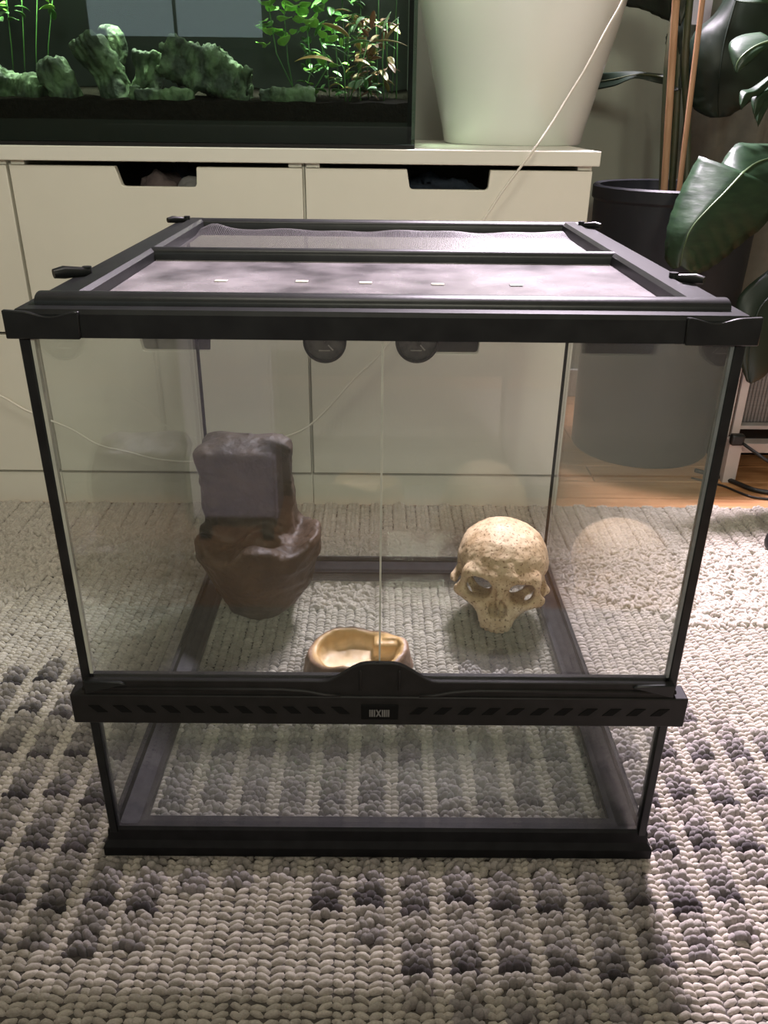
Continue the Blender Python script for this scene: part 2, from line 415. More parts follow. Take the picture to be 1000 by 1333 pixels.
# base frame
MB().ringframe([(0, .0005), (0, .013), (.005, .020), (.006, .034), (.009, .037), (.013, .037), (.013, .024), (.040, .021), (.040, .012), (.036, .0005)], -W2, W2, -.001, D).build('base_frame', 'blackbase', T, smooth=.5)
MB().box(-.296, .296, .014, D-.014, .0145, .0195).build('floor_pane', 'glassf', T)
mbt = MB()
# top frame rim (fixed), with the corner blocks proud of it
MB().ringframe([(.003, .592), (.003, .6115), (.006, .6150), (.022, .6150), (.024, .6125), (.024, .606), (.014, .600), (.014, .592)], -W2+.003, W2-.003, 0, D).build('top_frame', 'black', T, smooth=.5)
for sx in (-1, 1):
    L = .062
    top = [(L-.004*k, .6142-.0042*math.sin(PI*k/12)**2) for k in range(13)]
    pl = [(0, .5915), (L*.98, .5915)]+top+[(0, .6150)]
    MB().prism([(sx*(-W2+q[0]), q[1]) for q in pl], 'y', -.0004, .0045).build('corner_cap', 'black', T, bevel=.0008, seg=1)
# screen lid: rounded front bar, side bars, cross bar, rear bar
LT = .6155
def bar_round(y0, y1, x0, x1, z0, z1, name, n=8):
    pl = [(y0, z0), (y1, z0)]
    for k in range(n+1):
        a = PI*k/n; pl.append(((y0+y1)/2+(y1-y0)/2*math.cos(a), z1-.007+.007*math.sin(a)))
    MB().prism(pl, 'x', x0, x1).build(name, 'black', T, smooth=.9)
bar_round(.024, .050, -.292, .292, .6005, .6235, 'lid_front_bar')
bar_round(.312, .330, -.268, .268, .6005, .6195, 'lid_cross_bar')
bar_round(.600, .626, -.292, .292, .6005, .6190, 'lid_rear_bar')
for sx in (-1, 1):
    pl = [(.262, .6005), (.288, .6005), (.288, .6150), (.284, .6185), (.268, .6185), (.264, .6150)]
    MB().prism([(sx*a, z) for a, z in pl], 'y', .030, .620).build('lid_side_bar', 'black', T, smooth=.5)
# mesh screens: real wires
def wires(name, x0, x1, y0, y1, z, pitch, wd, bumpfn=None, hf=.7):
    mb = MB(); hgt = .0005
    nx = int((x1-x0)/pitch); ny = int((y1-y0)/pitch); S_ = 22
    def zz(x, y): return z+(bumpfn(x, y) if bumpfn else 0)
    for i in range(nx+1):
        x = x0+i*pitch; ks = [y0+(y1-y0)*k/S_ for k in range(S_+1)] if bumpfn else [y0, y1]
        vs = []; 
        for y in ks: vs += [(x-wd/2, y, zz(x, y)), (x, y, zz(x, y)+wd*hf), (x+wd/2, y, zz(x, y))]
        mb.add(vs, [(3*k+a, 3*k+a+1, 3*k+a+4, 3*k+a+3) for k in range(len(ks)-1) for a in (0, 1)])
    for j in range(ny+1):
        y = y0+j*pitch; ks = [x0+(x1-x0)*k/(S_*3) for k in range(S_*3+1)] if bumpfn else [x0, x1]
        vs = []
        for x in ks: vs += [(x, y-wd/2, zz(x, y)+.0002), (x, y, zz(x, y)+.0002+wd*hf), (x, y+wd/2, zz(x, y)+.0002)]
        mb.add(vs, [(3*k+a, 3*k+a+1, 3*k+a+4, 3*k+a+3) for k in range(len(ks)-1) for a in (0, 1)])
    o = mb.build(name, 'mesh', T); o['kind'] = 'stuff'; return o
wires('front_mesh', -.264, .264, .048, .314, .6035, .0016, .00062)
def mbump(x, y):
    b = .011*math.exp(-((x+.245)/.02)**2-((y-.575)/.03)**2)
    b += .0022*math.exp(-((y-.585)/.03)**2)*(1+.6*math.sin(x*31)+.4*math.sin(x*77))
    return b
wires('rear_mesh', -.264, .264, .328, .604, .6035, .0024, .0009, mbump, .12)
# frosted cover sheet lying under the front mesh
m, nt, N, L, b = nmat('frosted_sheet')
b.inputs['Base Color'].default_value = (.10, .092, .097, 1); b.inputs['Roughness'].default_value = .27; b.inputs['Specular IOR Level'].default_value = .3
tc = N.new('ShaderNodeTexCoord'); no = N.new('ShaderNodeTexNoise'); no.inputs['Scale'].default_value = 14; no.inputs['Detail'].default_value = 8
rp = N.new('ShaderNodeValToRGB'); rp.color_ramp.elements[0].color = (.50, .46, .48, 1); rp.color_ramp.elements[1].color = (.135, .125, .131, 1); rp.color_ramp.elements[0].position = .35; rp.color_ramp.elements[1].position = .7
L.new(tc.outputs['Object'], no.inputs['Vector']); L.new(no.outputs['Fac'], rp.inputs['Fac']); L.new(rp.outputs['Color'], b.inputs['Base Color'])
tr = N.new('ShaderNodeBsdfTransparent'); mx = N.new('ShaderNodeMixShader'); mx.inputs[0].default_value = .62
L.new(tr.outputs[0], mx.inputs[1]); L.new(b.outputs[0], mx.inputs[2]); L.new(mx.outputs[0], [n for n in N if n.type == 'OUTPUT_MATERIAL'][0].inputs['Surface'])
MT['sheet'] = m
MB().box(-.262, .262, .050, .313, .6050, .6060).build('cover_sheet', 'sheet', T)
for x, y in ((-.165, .185), (-.083, .186), (-.018, .182), (.055, .178), (.134, .176)):
    MB().box(x-.0065, x+.0065, y-.004, y+.004, .6061, .6070).build('cover_tab', 'silver' if x > .1 else 'slab', T, bevel=.0004, seg=1)
# lid locking clips
for sx, y, big in ((-1, .150, 1.0), (-1, .585, .8), (1, .570, .8), (1, .150, .8)):
    b = MB(); x = sx*(.300 if big < 1 else .305)
    b.tube([(x-sx*.016*big, y+.010, .6185), (x+sx*.004*big, y-.004, .6200), (x+sx*.012*big, y-.010, .6195)], [.004*big, .0062*big, .0045*big], 10)
    b.tube([(x-sx*.014, y+.010, .612), (x-sx*.014, y+.010, .6235)], .0045, 10)
    b.build('lid_clip', 'black', T, smooth=.9)
# corner posts
for sx in (-1, 1):
    xo = sx*PX; xi = sx*(PX-.0095)
    MB().box(min(xo, xi), max(xo, xi), .0040, .0165, .030, .5935).build('front_post', 'black', T, bevel=.0012, seg=1)
    MB().box(*sorted((sx*(PX-.0095), sx*(PX-.0125))), .0048, .0100, .250, .5930).build('hinge_strip', 'edge' if sx < 0 else 'hinge', T)
    MB().box(*sorted((sx*(PX-.0042), sx*(PX-.0085))), D-.0195, D-.0150, .028, .596).build('rear_seam', 'void', T)
    MB().box(*sorted((sx*(PX-.004), sx*(PX-.0005))), .0170, D-.0128, .028, .600).build('side_pane', 'glass', T)
MB().box(-PX+.008, PX-.008, D-.0175, D-.0128, .028, .600).build('back_pane', 'glass', T)
MB().box(-PX+.0105, PX-.0105, .0080, .0120, .034, .200).build('lower_front_pane', 'glass', T)
# glass doors
for sx, x0, x1 in ((-1, -PX+.0130, -.0010), (1, .0008, PX-.0130)):
    d = MB().box(x0, x1, .0050, .0092, .2440, .5930).build('door', 'glassd', T)
    if sx < 0: MB().box(x1-.0004, x1+.0014, .0048, .0094, .2445, .5930).build('polished_edge', 'edge', d)
# ventilation bar with centre hump and slanted slots
zb0, zb1, zt = .1935, .2495, .2495
pl = [(-.314, zb0+.001), (-.312, zb0), (.312, zb0), (.314, zb0+.001), (.314, zb1-.020), (.306, zb1-.014)]
def hump(x):
    q = abs(x)
    if q >= .058: return zt-.003
    return zt-.003+.0225*(.5+.5*math.cos(PI*max(0, (q-.012))/.046))
low = MB().prism([(-.314, zb0), (.314, zb0), (.314, zb0+.036), (-.314, zb0+.036)], 'y', -.0035, .020).build('vent_bar', 'blackrough', T, bevel=.0015)
xs = [.297-.594*k/90 for k in range(91)]
up = MB().prism([(-.300, zb0+.034), (.300, zb0+.034)]+[(x, hump(x)) for x in xs], 'y', -.0010, .0045).build('front_lip', 'blackrough', T, bevel=.0008, seg=1)
MB().prism([(-.300, zb0+.034), (.300, zb0+.034), (.300, zt-.004), (-.300, zt-.004)], 'y', .0098, .0165).build('rear_lip', 'blackrough', T, bevel=.0008, seg=1)
# the raised shoulder line of the lip
for sx in (-1, 1):
    pts = [(sx*x, -.0012, z) for x, z in ((.300, .2365), (.10, .2365), (.075, .2345), (.055, .2300), (.040, .2295))]
    MB().tube(pts, .0022, 8).build('lip_moulding', 'blackrough', T, smooth=True)
    MB().prism([(sx*.2975, .2310), (sx*.2700, .2385), (sx*.2550, .2425), (sx*.2600, .2455), (sx*.2975, .2465)], 'y', -.0040, .0005).build('lip_end', 'black', T, bevel=.001)
    MB().box(*sorted((sx*.018, sx*.021)), -.0032, .001, .236, .262).build('hump_rib', 'blackrough', T, bevel=.001, seg=1)
for sx in (-1, 1):
    s_ = sx*.0042; o = None
    for k in range(11):
        if o is None: o = MB().prism([(-.0052-s_, -.0043), (.0052-s_, -.0043), (.0052+s_, .0043), (-.0052+s_, .0043)], 'y', -.0008, .0008).build('vent_slot', 'void', T)
        else: o = o.copy(); C.objects.link(o)
        o.location = (sx*(.040+k*.0247), -.0034, .2125)
# latch badge with silver marks
MB().box(-.019, .019, -.0048, -.003, .2015, .2205).build('badge_recess', 'void', T, bevel=.0015)
mb = MB()
for x0, x1 in ((-.0105, -.0092), (-.0085, -.0068), (-.0060, -.0045), (.0022, .0036), (.0042, .0060), (.0066, .0080), (.0086, .0100)): mb.box(x0, x1, -.0056, -.0047, .2060, .2145)
mb.prism([(-.0038, .2060), (-.0024, .2060), (.0016, .2145), (.0002, .2145)], 'y', -.0056, -.0047); mb.prism([(.0002, .2060), (.0016, .2060), (-.0024, .2145), (-.0038, .2145)], 'y', -.00555, -.0047)
mb.build('badge', 'silver', T)
# silicone fillets along the floor
for sx in (-1, 1):
    MB().prism([(sx*.295, .0196), (sx*.272, .0196), (sx*.280, .0235), (sx*.295, .030)], 'y', .02, D-.02).build('silicone_bead', 'blacksil', T)
MB().prism([(D-.0180, .0196), (D-.040, .0196), (D-.034, .0240), (D-.0180, .031)], 'x', -.293, .293).build('silicone_bead', 'blacksil', T)

# ------------------------------------------------------------------ dial gauges on the back pane
for px, lab in ((423, 'round dark dial gauge on the back pane, left of the pair'), (543, 'round dark dial gauge on the back pane, right of the pair')):
    c = at(px, 444, D-.024); t = thing('dial_gauge', lab, 'gauge', (c.x, D-.018, c.z), 'dial gauges stuck to the back pane')
    R_ = .0345
    def disc(name, r0, r1, y0, y1, m):
        mb = MB(); n = 40
        prof = [(r0, y0), (r1, y0), (r1, y1), (r0, y1)]
        for r, y in prof:
            for k in range(n): mb.v.append((c.x+r*math.cos(2*PI*k/n), y, c.z+r*math.sin(2*PI*k/n)))
        for i in range(4):
            for k in range(n):
                a = i*n+k; bq = i*n+(k+1) % n; a2 = ((i+1) % 4)*n+k; b2 = ((i+1) % 4)*n+(k+1) % n; mb.f.append((a, bq, b2, a2))
        return mb.build(name, m, t, smooth=.6)
    y1 = D-.0176
    disc('rim', R_-.004, R_, y1-.012, y1, 'dialrim'); disc('face', .0005, R_-.004, y1-.006, y1-.002, 'dialface')
    disc('hub', .0005, .0075, y1-.010, y1-.006, 'dialface')
    MB().box(c.x-.010, c.x+.008, y1-.0075, y1-.006, c.z-.016, c.z-.0145).build('scale_mark', 'dialmark', t)
    MB().prism([(c.x-.001, c.z), (c.x+.001, c.z), (c.x+.014, c.z-.014), (c.x+.012, c.z-.015)], 'y', y1-.0085, y1-.0075).build('needle', 'dialmark', t)

# ------------------------------------------------------------------ skull
def skull_sdf(p):
    x = np.abs(p[:, 0]); q = np.stack([x, p[:, 1], p[:, 2]], 1)
    d = sd_ell(p, (0, .030, .090), (.0745, .080, .066))
    d = smin(d, sd_ell(p, (0, -.004, .092), (.062, .056, .054)), .02)
    outer = d
    d = smin(d, sd_box(p, (0, -.036, .050), (.038, .024, .034), .014), .014)
    d = smin(d, sd_cap(q, (.012, -.058, .0865), (.050, -.044, .082), .0080), .020)     # brow
    d = smin(d, sd_cap(q, (.050, -.044, .082), (.062, -.034, .052), .0068), .014)      # outer orbit
    d = smin(d, sd_cap(q, (.062, -.036, .050), (.028, -.060, .042), .0095), .009)      # cheek
    d = smin(d, sd_cap(q, (.063, -.032, .048), (.075, .010, .052), .0055), .007)       # arch
    d = smin(d, sd_cap(q, (.075, .010, .052), (.068, .035, .060), .0060), .008)
    d = smin(d, sd_ell(p, (0, -.054, .018), (.031, .020, .026)), .014)
    d = smin(d, sd_cap(p, (0, -.062, .076), (0, -.071, .060), .0056), .006)            # nasal bone
    cav = sd_ell(p, (0, .030, .090), (.064, .070, .056))
    cav = np.minimum(cav, sd_ell(p, (0, .045, .025), (.050, .058, .055)))
    d = smax(d, -cav, .004)
    eye = sd_box(q, (.0335, -.050, .0655), (.0195, .05, .0165), .012)
    d = smax(d, -eye, .004)
    tem = sd_ell(q, (.068, -.012, .068), (.0105, .026, .022)); d = smax(d, -np.maximum(tem, -(outer+.004)), .004)
    nose = np.minimum(sd_ell(q, (.0068, -.082, .0360), (.0078, .040, .0115)), sd_ell(p, (0, -.082, .046), (.0060, .036, .0105)))
    d = smax(d, -nose, .003)
    d = smax(d, -sd_ell(q, (.041, -.050, .012), (.014, .03, .016)), .006)
    d = d+np.where(p[:, 2] < .010, .0022*np.maximum(0, np.cos(p[:, 0]*2*PI/.0085)), 0)
    d = smax(d, -p[:, 2]-.006, .002)
    return d+.0010*fbm(p*95, 3, 3)+.0006*fbm(p*30, 8, 2)
V, Q = surfnet(skull_sdf, (-.09, -.09, -.012), (.09, .125, .17), .0021)
bone_noise = fbm(V*55, 21, 3)  # plain noise over the skull surface
skm = mat('bone_resin', (.37, .26, .14), .65, (.55, .43, .275), 38, 6, bump=.5, bscale=330, bdist=.0012, ramp=(.36, .66))
# dark pitting
nt = skm.node_tree; N = nt.nodes; Lk = nt.links; b = N['Principled BSDF']; src = b.inputs['Base Color'].links[0].from_socket
vo = N.new('ShaderNodeTexNoise'); vo.inputs['Scale'].default_value = 260; vo.inputs['Detail'].default_value = 3
tcx = N.new('ShaderNodeTexCoord'); Lk.new(tcx.outputs['Object'], vo.inputs['Vector'])
rp = N.new('ShaderNodeValToRGB'); rp.color_ramp.elements[0].position = .33; rp.color_ramp.elements[1].position = .43; rp.color_ramp.elements[0].color = (.28, .2, .13, 1); rp.color_ramp.elements[1].color = (1, 1, 1, 1)
Lk.new(vo.outputs['Fac'], rp.inputs['Fac'])
mx = N.new('ShaderNodeMix'); mx.data_type = 'RGBA'; mx.blend_type = 'MULTIPLY'; mx.inputs[0].default_value = 1
Lk.new(src, mx.inputs[6]); Lk.new(rp.outputs['Color'], mx.inputs[7]); Lk.new(mx.outputs[2], b.inputs['Base Color'])
skr = Matrix.Rotation(math.radians(-9), 3, 'Z') @ Matrix.Rotation(math.radians(4), 3, 'Y') @ Matrix.Rotation(math.radians(-9), 3, 'X')
V = V @ np.array(skr).T
sk = npmesh('skull', V, Q, skm); sk.location = (.190, .478, .0197-V[:, 2].min())
tag(sk, 'tan resin human skull without lower jaw on the terrarium floor', 'skull ornament')

# ------------------------------------------------------------------ rock hide
hx, hy, hz = -.212, .500, .0200
def hide_sdf(p):
    n = fbm(p*19, 31, 5)
    tw = p.copy(); tw[:, 0] = p[:, 0]-.010*(p[:, 2]-.2)/.2*-1+.002
    d = sd_box(tw, (.0, .045, .140), (.0715, .046, .140), .022)
    d = smax(d, (p[:, 2]-.276+.22*np.maximum(0, -p[:, 0]-.035)+.45*np.maximum(0, p[:, 0]-.035)-.05*(p[:, 1]-.045)), .012)
    rr = .050+.052*np.clip(p[:, 2]/.105, 0, 1)**.75
    bowl = np.sqrt(((p[:, 0]-.016)/.98)**2+((p[:, 1]-.002)/.92)**2)-rr
    bowl = smax(bowl, p[:, 2]-.134-.10*p[:, 0]-.012*np.sin(p[:, 0]*60), .014)
    d = smin(d, bowl, .010)
    pool = sd_ell(p, (.024, -.040, .146), (.034, .026, .034))
    d = smax(d, -pool, .008)
    d = smax(d, -p[:, 2]+.0005, .004)
    face = np.clip((p[:, 2]-.15)/.02, 0, 1)*np.clip((.052-np.abs(p[:, 0]))/.01, 0, 1)*np.clip((.02-p[:, 1])/.02, 0, 1)
    return d+(.0050*n+.0016*fbm(p*np.array([60, 60, 110]), 77, 2))*(1-.75*face)
V, Q = surfnet(hide_sdf, (-.12, -.13, -.004), (.14, .12, .305), .0030)
hm = mat('resin_rock', (.018, .012, .007), .58, (.062, .042, .026), 16, 8, spec=.35, bump=1.0, bscale=60, bdist=.004, ramp=(.35, .7), attr=None)
hb = npmesh('rock_hide', V, Q, hm); hb.location = (hx, hy, hz)
tag(hb, 'dark brown resin rock tower with a small basin at its foot', 'rock ornament')

# ------------------------------------------------------------------ feeding dish
def dish_sdf(p):
    a = np.arctan2(p[:, 1], p[:, 0]); k = 1+.05*np.sin(2*a+.6)+.03*np.sin(3*a+2)+.02*np.sin(5*a)
    r = np.sqrt((p[:, 0]/.070)**2+(p[:, 1]/.056)**2)/k
    o = (r-1.0-.14*(1-np.clip(p[:, 2]/.04, 0, 1)))*.062
    o = smax(o, p[:, 2]-.036-.004*np.sin(a*3+1), .004); o = smax(o, -p[:, 2]+.0004, .001)
    inn = (r-.86+.16*np.clip((.038-p[:, 2])/.03, 0, 1))*.062
    inn = smax(inn, .010-p[:, 2], .008)
    st = sd_box(p, (.044, .026, .018), (.020, .014, .016), .006)      # little step
    st2 = sd_box(p, (.052, .034, .026), (.016, .012, .016), .006)
    inn = np.maximum(inn, -np.minimum(st, st2))
    d = smax(o, -inn, .004)
    return d+.0016*fbm(p*55, 12, 3)
V, Q = surfnet(dish_sdf, (-.105, -.09, -.004), (.105, .09, .052), .0022)
a = np.arctan2(V[:, 1], V[:, 0]); k = 1+.05*np.sin(2*a+.6)+.03*np.sin(3*a+2)+.02*np.sin(5*a)
r = np.sqrt((V[:, 0]/.070)**2+(V[:, 1]/.056)**2)/k
ins = np.clip((.96-r)/.05, 0, 1)[:, None]
wall_ = np.clip((V[:, 2]-.015)/.012, 0, 1)[:, None]
nn = (fbm(V*60, 5, 3)*.5+.5).clip(0, 1)[:, None]
inc = np.array([.72, .55, .32])*(1-wall_)+np.array([.50, .33, .13])*wall_
outc = np.array([.11, .060, .032])*(1-nn)+np.array([.30, .19, .12])*nn
dm = mat('dish_resin', (1, 1, 1), .5, (.85, .85, .85), 60, bump=.3, bscale=120, attr='col')
do = npmesh('feeding_dish', V, Q, dm, col=inc*ins+outc*(1-ins)); do.location = (-.033, .326, .0200)
tag(do, 'shallow rock-like feeding dish, cream inside, on the terrarium floor', 'dish')

# ------------------------------------------------------------------ rug
RX0, RX1, RY0, RY1 = -1.04, 1.04, -.52, .945
rug = thing('rug', 'chunky woven cream and grey rug with raised bobble stripes', 'rug', (0, .2, FZ))
MB().box(RX0, RX1, RY0, RY1, FZ, -.0065).build('backing', mat('rug_backing', (.07, .06, .052), .95, (.05, .043, .037), 80), rug)
P_, PH = .0488, -.0085; BW = .0300; FW = P_-BW
lowX = np.array([-1.1, -.42, -.356, -.31, -.275, -.238, -.20, -.128, -.10, -.055, -.005, .034, .09, .14, .24, .28, .326, .365, .404, .47, .6, 1.1])
lowY = np.array([-.30, -.22, -.122, -.121, -.120, -.116, -.04, -.037, -.04, -.075, -.115, -.167, -.24, -.26, -.22, -.184, -.130, -.116, -.066, .02, .16, .30])
hiX = np.array([-1.1, -.7, -.551, -.471, -.38, -.288, 0, .10, .124, .18, .22, .30, .40, .446, .503, .60, 1.1])
hiY = np.array([.38, .36, .346, .386, .30, .26, .235, .24, .354, .426, .33, .30, .31, .297, .212, .25, .30])
bits = []   # cx, cy, cz, half length, half width, half height, angle
cols = []
def push(x, y, z, l, wd, hh, a, c):
    bits.append((x, y, z, l, wd, hh, a)); cols.append(c)
CRE = np.array([.46, .42, .365]); GRY = np.array([.275, .25, .242]); DRK = np.array([.038, .032, .034])
def jit(s): return (random.random()-.5)*2*s
k0 = int((RX0-PH)/P_)-1; k1 = int((RX1-PH)/P_)+1
def vcol(x0, x1, y, wob, colr):
    """a knitted V stitch between x0 and x1"""
    w_ = x1-x0; c = (x0+x1)/2
    for s_ in (-1, 1):
        push(c+s_*w_*.235+jit(.0010), y+jit(.0013), -.0050+jit(.0010), w_*(.31 if w_ > .02 else .40), .0041+jit(.0005), .0074, s_*(.30+jit(.16)), colr*(1+jit(.16)))
RP = .0076
for k in range(k0, k1+1):
    xb = PH+k*P_; lo_ = np.interp(xb, lowX, lowY)+jit(.006); hi_ = np.interp(xb, hiX, hiY)+jit(.006)
    seg0 = random.random()*.016; rown = 0
    y = RY0+.006
    while y < RY1-.004:
        if RX0 < xb < RX1:
            # narrow plain column to the right of the bobbles
            vcol(xb+BW/2, xb+BW/2+FW, y, 0, CRE*(1+jit(.05)))
        y += RP
    y = RY0+.006
    while y < RY1-.006:
        fl_hi = .80+.012*math.sin(xb*23); fl_lo = .675+.02*math.sin(xb*17+1)
        if xb < -.585: fl_lo = .675-(-.585-xb)*2.6
        if xb > .33: fl_lo = .60-.12*min(1, (xb-.33)/.2); fl_hi = .74
        if -.115 < xb < -.02: fl_lo = .525
        if not (RX0 < xb < RX1): break
        if y >= fl_hi-.001:
            # rear rows of plump cream bobbles
            for j in range(3):
                u = (j-1)/1.5
                push(xb+u*BW*.40+jit(.001), y+jit(.0012), -.001-.003*u*u+jit(.001), .0066, .0052, .0080, jit(.5), CRE*(1.05+jit(.08)))
            y += .0090; continue
        if lo_ < y < hi_:
            # bobbles with dark rows every 7 to 8 cm
            q = ((y-.003-seg0) % .0745)/.0745
            left = max(0, min(1, (-xb-.20)/.12))
            if q < .13: base = DRK*(1.0+1.6*random.random())
            elif q < .26: base = DRK*.45+GRY*.55
            elif q < .55: base = GRY*(.9+.3*random.random())
            else: base = GRY*.5+CRE*.45
            if left > 0 and random.random() < .6*left: base = base*.66
            g = random.random()
            if .0 < y < hi_ and abs(xb) < .29: base = base*.55+GRY*.45   # paler rows where the motif fades
            for j in range(4):
                u = (j-1.5)/1.5
                push(xb+(u+(.17 if rown % 2 else -.17))*BW*.37+jit(.0020), y+jit(.0024), -.0012-.0040*u*u+jit(.0020), .0068+jit(.0016), .0047+jit(.0009), .0100, jit(.7), base*(1+jit(.26)))
            y += .0088; rown += 1
        else:
            vcol(xb-BW/2, xb+BW/2, y, 0, CRE*(1+jit(.06)))
            y += RP
# shaggy cross band
nf = 26000
fx = RNG.uniform(RX0, RX1, nf); fy = RNG.uniform(.40, .83, nf)
for x, y in zip(fx, fy):
    fl_hi = .80+.012*math.sin(x*23); fl_lo = .675+.02*math.sin(x*17+1)
    if x < -.585: fl_lo = .675-(-.585-x)*2.6
    if x > .33: fl_lo = .60-.12*min(1, (x-.33)/.2); fl_hi = .74
    if -.115 < x < -.02: fl_lo = .525
    if fl_lo-.004 < y < fl_hi+.004:
        push(x, y, RNG.uniform(-.004, .0035), .0085, .0034, .0062, RNG.uniform(0, PI), CRE*(1.02+jit(.12)))
bits = np.array(bits); cols = np.array(cols)
n = 6; rings = [(.50, .87), (.88, .45), (1.0, -.15)]
tv = [(0, 0, 1)]+[(r*math.cos(2*PI*(k+.5*i)/n), r*math.sin(2*PI*(k+.5*i)/n), z) for i, (r, z) in enumerate(rings) for k in range(n)]
tv = np.array(tv); tf = []
for k in range(n): tf.append((0, 1+k, 1+(k+1) % n))
for i in range(2):
    for k in range(n):
        a = 1+i*n+k; b_ = 1+i*n+(k+1) % n; c_ = a+n; d_ = b_+n; tf += [(a, c_, b_), (b_, c_, d_)]
tf = np.array(tf); nb = len(bits)
ca, sa = np.cos(bits[:, 6])[:, None], np.sin(bits[:, 6])[:, None]
lx = tv[None, :, 0]*bits[:, 3:4]; ly = tv[None, :, 1]*bits[:, 4:5]
VX = bits[:, 0:1]+lx*ca-ly*sa; VY = bits[:, 1:2]+lx*sa+ly*ca; VZ = bits[:, 2:3]+tv[None, :, 2]*bits[:, 5:6]
keep_z = VZ-.0035   # tops of the tallest bobbles reach the underside of the tank
V = np.stack([VX, VY, keep_z], -1).reshape(-1, 3)
inx = (np.abs(V[:, 0]) < W2+.004) & (V[:, 1] > -.006) & (V[:, 1] < D+.004)
rim = inx & ((np.abs(V[:, 0]) > W2-.042) | (V[:, 1] < .042) | (V[:, 1] > D-.042))
V[rim, 2] = np.minimum(V[rim, 2], -.0005)
V += .0011*np.stack([vnoise(V*330, k) for k in (1, 2, 3)], 1)
Fc = (tf[None]+(np.arange(nb)*len(tv))[:, None, None]).reshape(-1, 3)
colv = np.repeat(cols, len(tv), 0)
yarn = mat('rug_yarn', (1, 1, 1), .95, (.78, .77, .76), 420, 4, bump=.45, bscale=900, bdist=.0012, attr='col', sheen=.15, stretch=(1, 2.2, 1))
lo = npmesh('woven_loops', V, Fc, yarn, rug, col=colv); lo['kind'] = 'stuff'

# ------------------------------------------------------------------ aquarium
AX0, AX1, AY0, AY1, AZ0, AZ1 = -.86, .056, .958, 1.33, .7025, 1.062
A = thing('aquarium', 'planted glass aquarium standing on the cabinets, black soil along its base', 'aquarium', ((AX0+AX1)/2, AY0, AZ0))
g = .006
MB().box(AX0, AX1, AY0, AY1, AZ0, AZ0+.006).build('base_mat', 'blackrough', A)
MB().box(AX0, AX1, AY0, AY0+g, AZ0+.006, AZ1).build('front_pane', 'aqglass', A)
MB().box(AX0, AX0+g, AY0+g, AY1-g, AZ0+.006, AZ1).build('side_pane', 'aqglass', A)
MB().box(AX1-g, AX1, AY0+g, AY1-g, AZ0+.006, AZ1).build('side_pane', 'aqglass', A)
MB().box(AX0, AX1, AY1-g, AY1, AZ0+.006, AZ1).build('back_pane', 'aqglass', A)
MB().box(AX1-.014, AX1-g-.0003, AY0+g+.0003, AY0+g+.006, AZ0+.01, AZ1-.004).build('corner_seam', 'void', A)
MB().box(AX0+g+.0005, AX1-g-.0005, AY1-g-.004, AY1-g-.0005, AZ0+.007, AZ1-.01).build('backdrop', 'aqback', A)
MB().box(AX0+g+.0004, AX1-g-.0004, AY0+g+.0004, AY0+g+.003, AZ0+.007, AZ0+.043).build('dark_skirt', mat('aquarium_skirt', (.009, .010, .008), .7, spec=.2), A)
# soil: uneven top
mbs = MB(); nx_, ny_ = 60, 14; x0s, x1s, y0s, y1s = AX0+g+.0008, AX1-g-.0008, AY0+g+.0035, AY1-g-.005
def soil_z(u, v): return AZ0+.074+.030*v+.004*math.sin(u*25)*v+.0015*math.sin(u*90+v*13)
vs = []
for j in range(ny_+1):
    for i in range(nx_+1): vs.append((x0s+(x1s-x0s)*i/nx_, y0s+(y1s-y0s)*j/ny_, soil_z(i/nx_, j/ny_)))
fs = [(j*(nx_+1)+i, j*(nx_+1)+i+1, (j+1)*(nx_+1)+i+1, (j+1)*(nx_+1)+i) for j in range(ny_) for i in range(nx_)]
mbs.add(vs, fs); mbs.add([(x0s, y0s, AZ0+.007), (x1s, y0s, AZ0+.007)], [])
nn_ = len(vs); mbs.f.append(tuple([nn_, nn_+1]+[i for i in range(nx_, -1, -1)]))
mbs.build('soil', 'soilaq', A, smooth=.8)
# lamp on top of the aquarium
t = thing('aquarium_lamp', 'slim black lamp bar resting across the top of the aquarium', 'lamp', (-.4, 1.13, AZ1))
MB().box(AX0+.02, AX1-.02, 1.09, 1.19, AZ1+.004, AZ1+.022).build('housing', 'blackrough', t, bevel=.003)
for x in (AX0+.03, AX1-.03): MB().box(x-.008, x+.008, AY0, AY1, AZ1, AZ1+.006).build('bracket', 'blackrough', t)
al_ = area('aquarium_lamp_light', (-.4, 1.14, AZ1-.002), (-.4, 1.14, .7), .85, 6.2, (.84, 1, .70), .06); al_.data.spread = math.radians(66)
# stones: centre pixel x, base pixel..: (x, y, z-top, half sizes, lean, label)
def stone(c, r, seed, lean, yaw, label):
    c = np.array(c); r = np.array(r); R_ = max(r)*1.35
    ca_, sa_ = math.cos(lean), math.sin(lean); cy_, sy_ = math.cos(yaw), math.sin(yaw)
    def fn(p):
        q = p.copy(); x, z = p[:, 0]*ca_-p[:, 2]*sa_, p[:, 0]*sa_+p[:, 2]*ca_
        y = p[:, 1]; q = np.stack([x*cy_-y*sy_, x*sy_+y*cy_, z], 1)
        d = sd_box(q, (0, 0, 0), r, r.min()*.35)
        d = d+.45*r.min()*fbm(q*np.array([.9, .9, .6])/r.min()*.8+seed, seed, 3)
        st = .10*r.min()*np.sin(q[:, 0]*2*PI/(.011)+3*vnoise(q*60, seed))
        return d+st*.6
    V, Q = surfnet(fn, (-R_,)*3, (R_,)*3, max(.0028, R_/26))
    o = npmesh('aquarium_stone', V, Q, 'aqrock'); o.location = c
    return tag(o, label, 'stone', 'stones in the aquarium')
def aq(u, v, Y): return at(u, v, Y)
SG = 'stones in the aquarium'
stone(aq(20, 118, 1.06), (.060, .03, .030), 11, .25, .2, 'dark low stone at the far left of the aquarium')
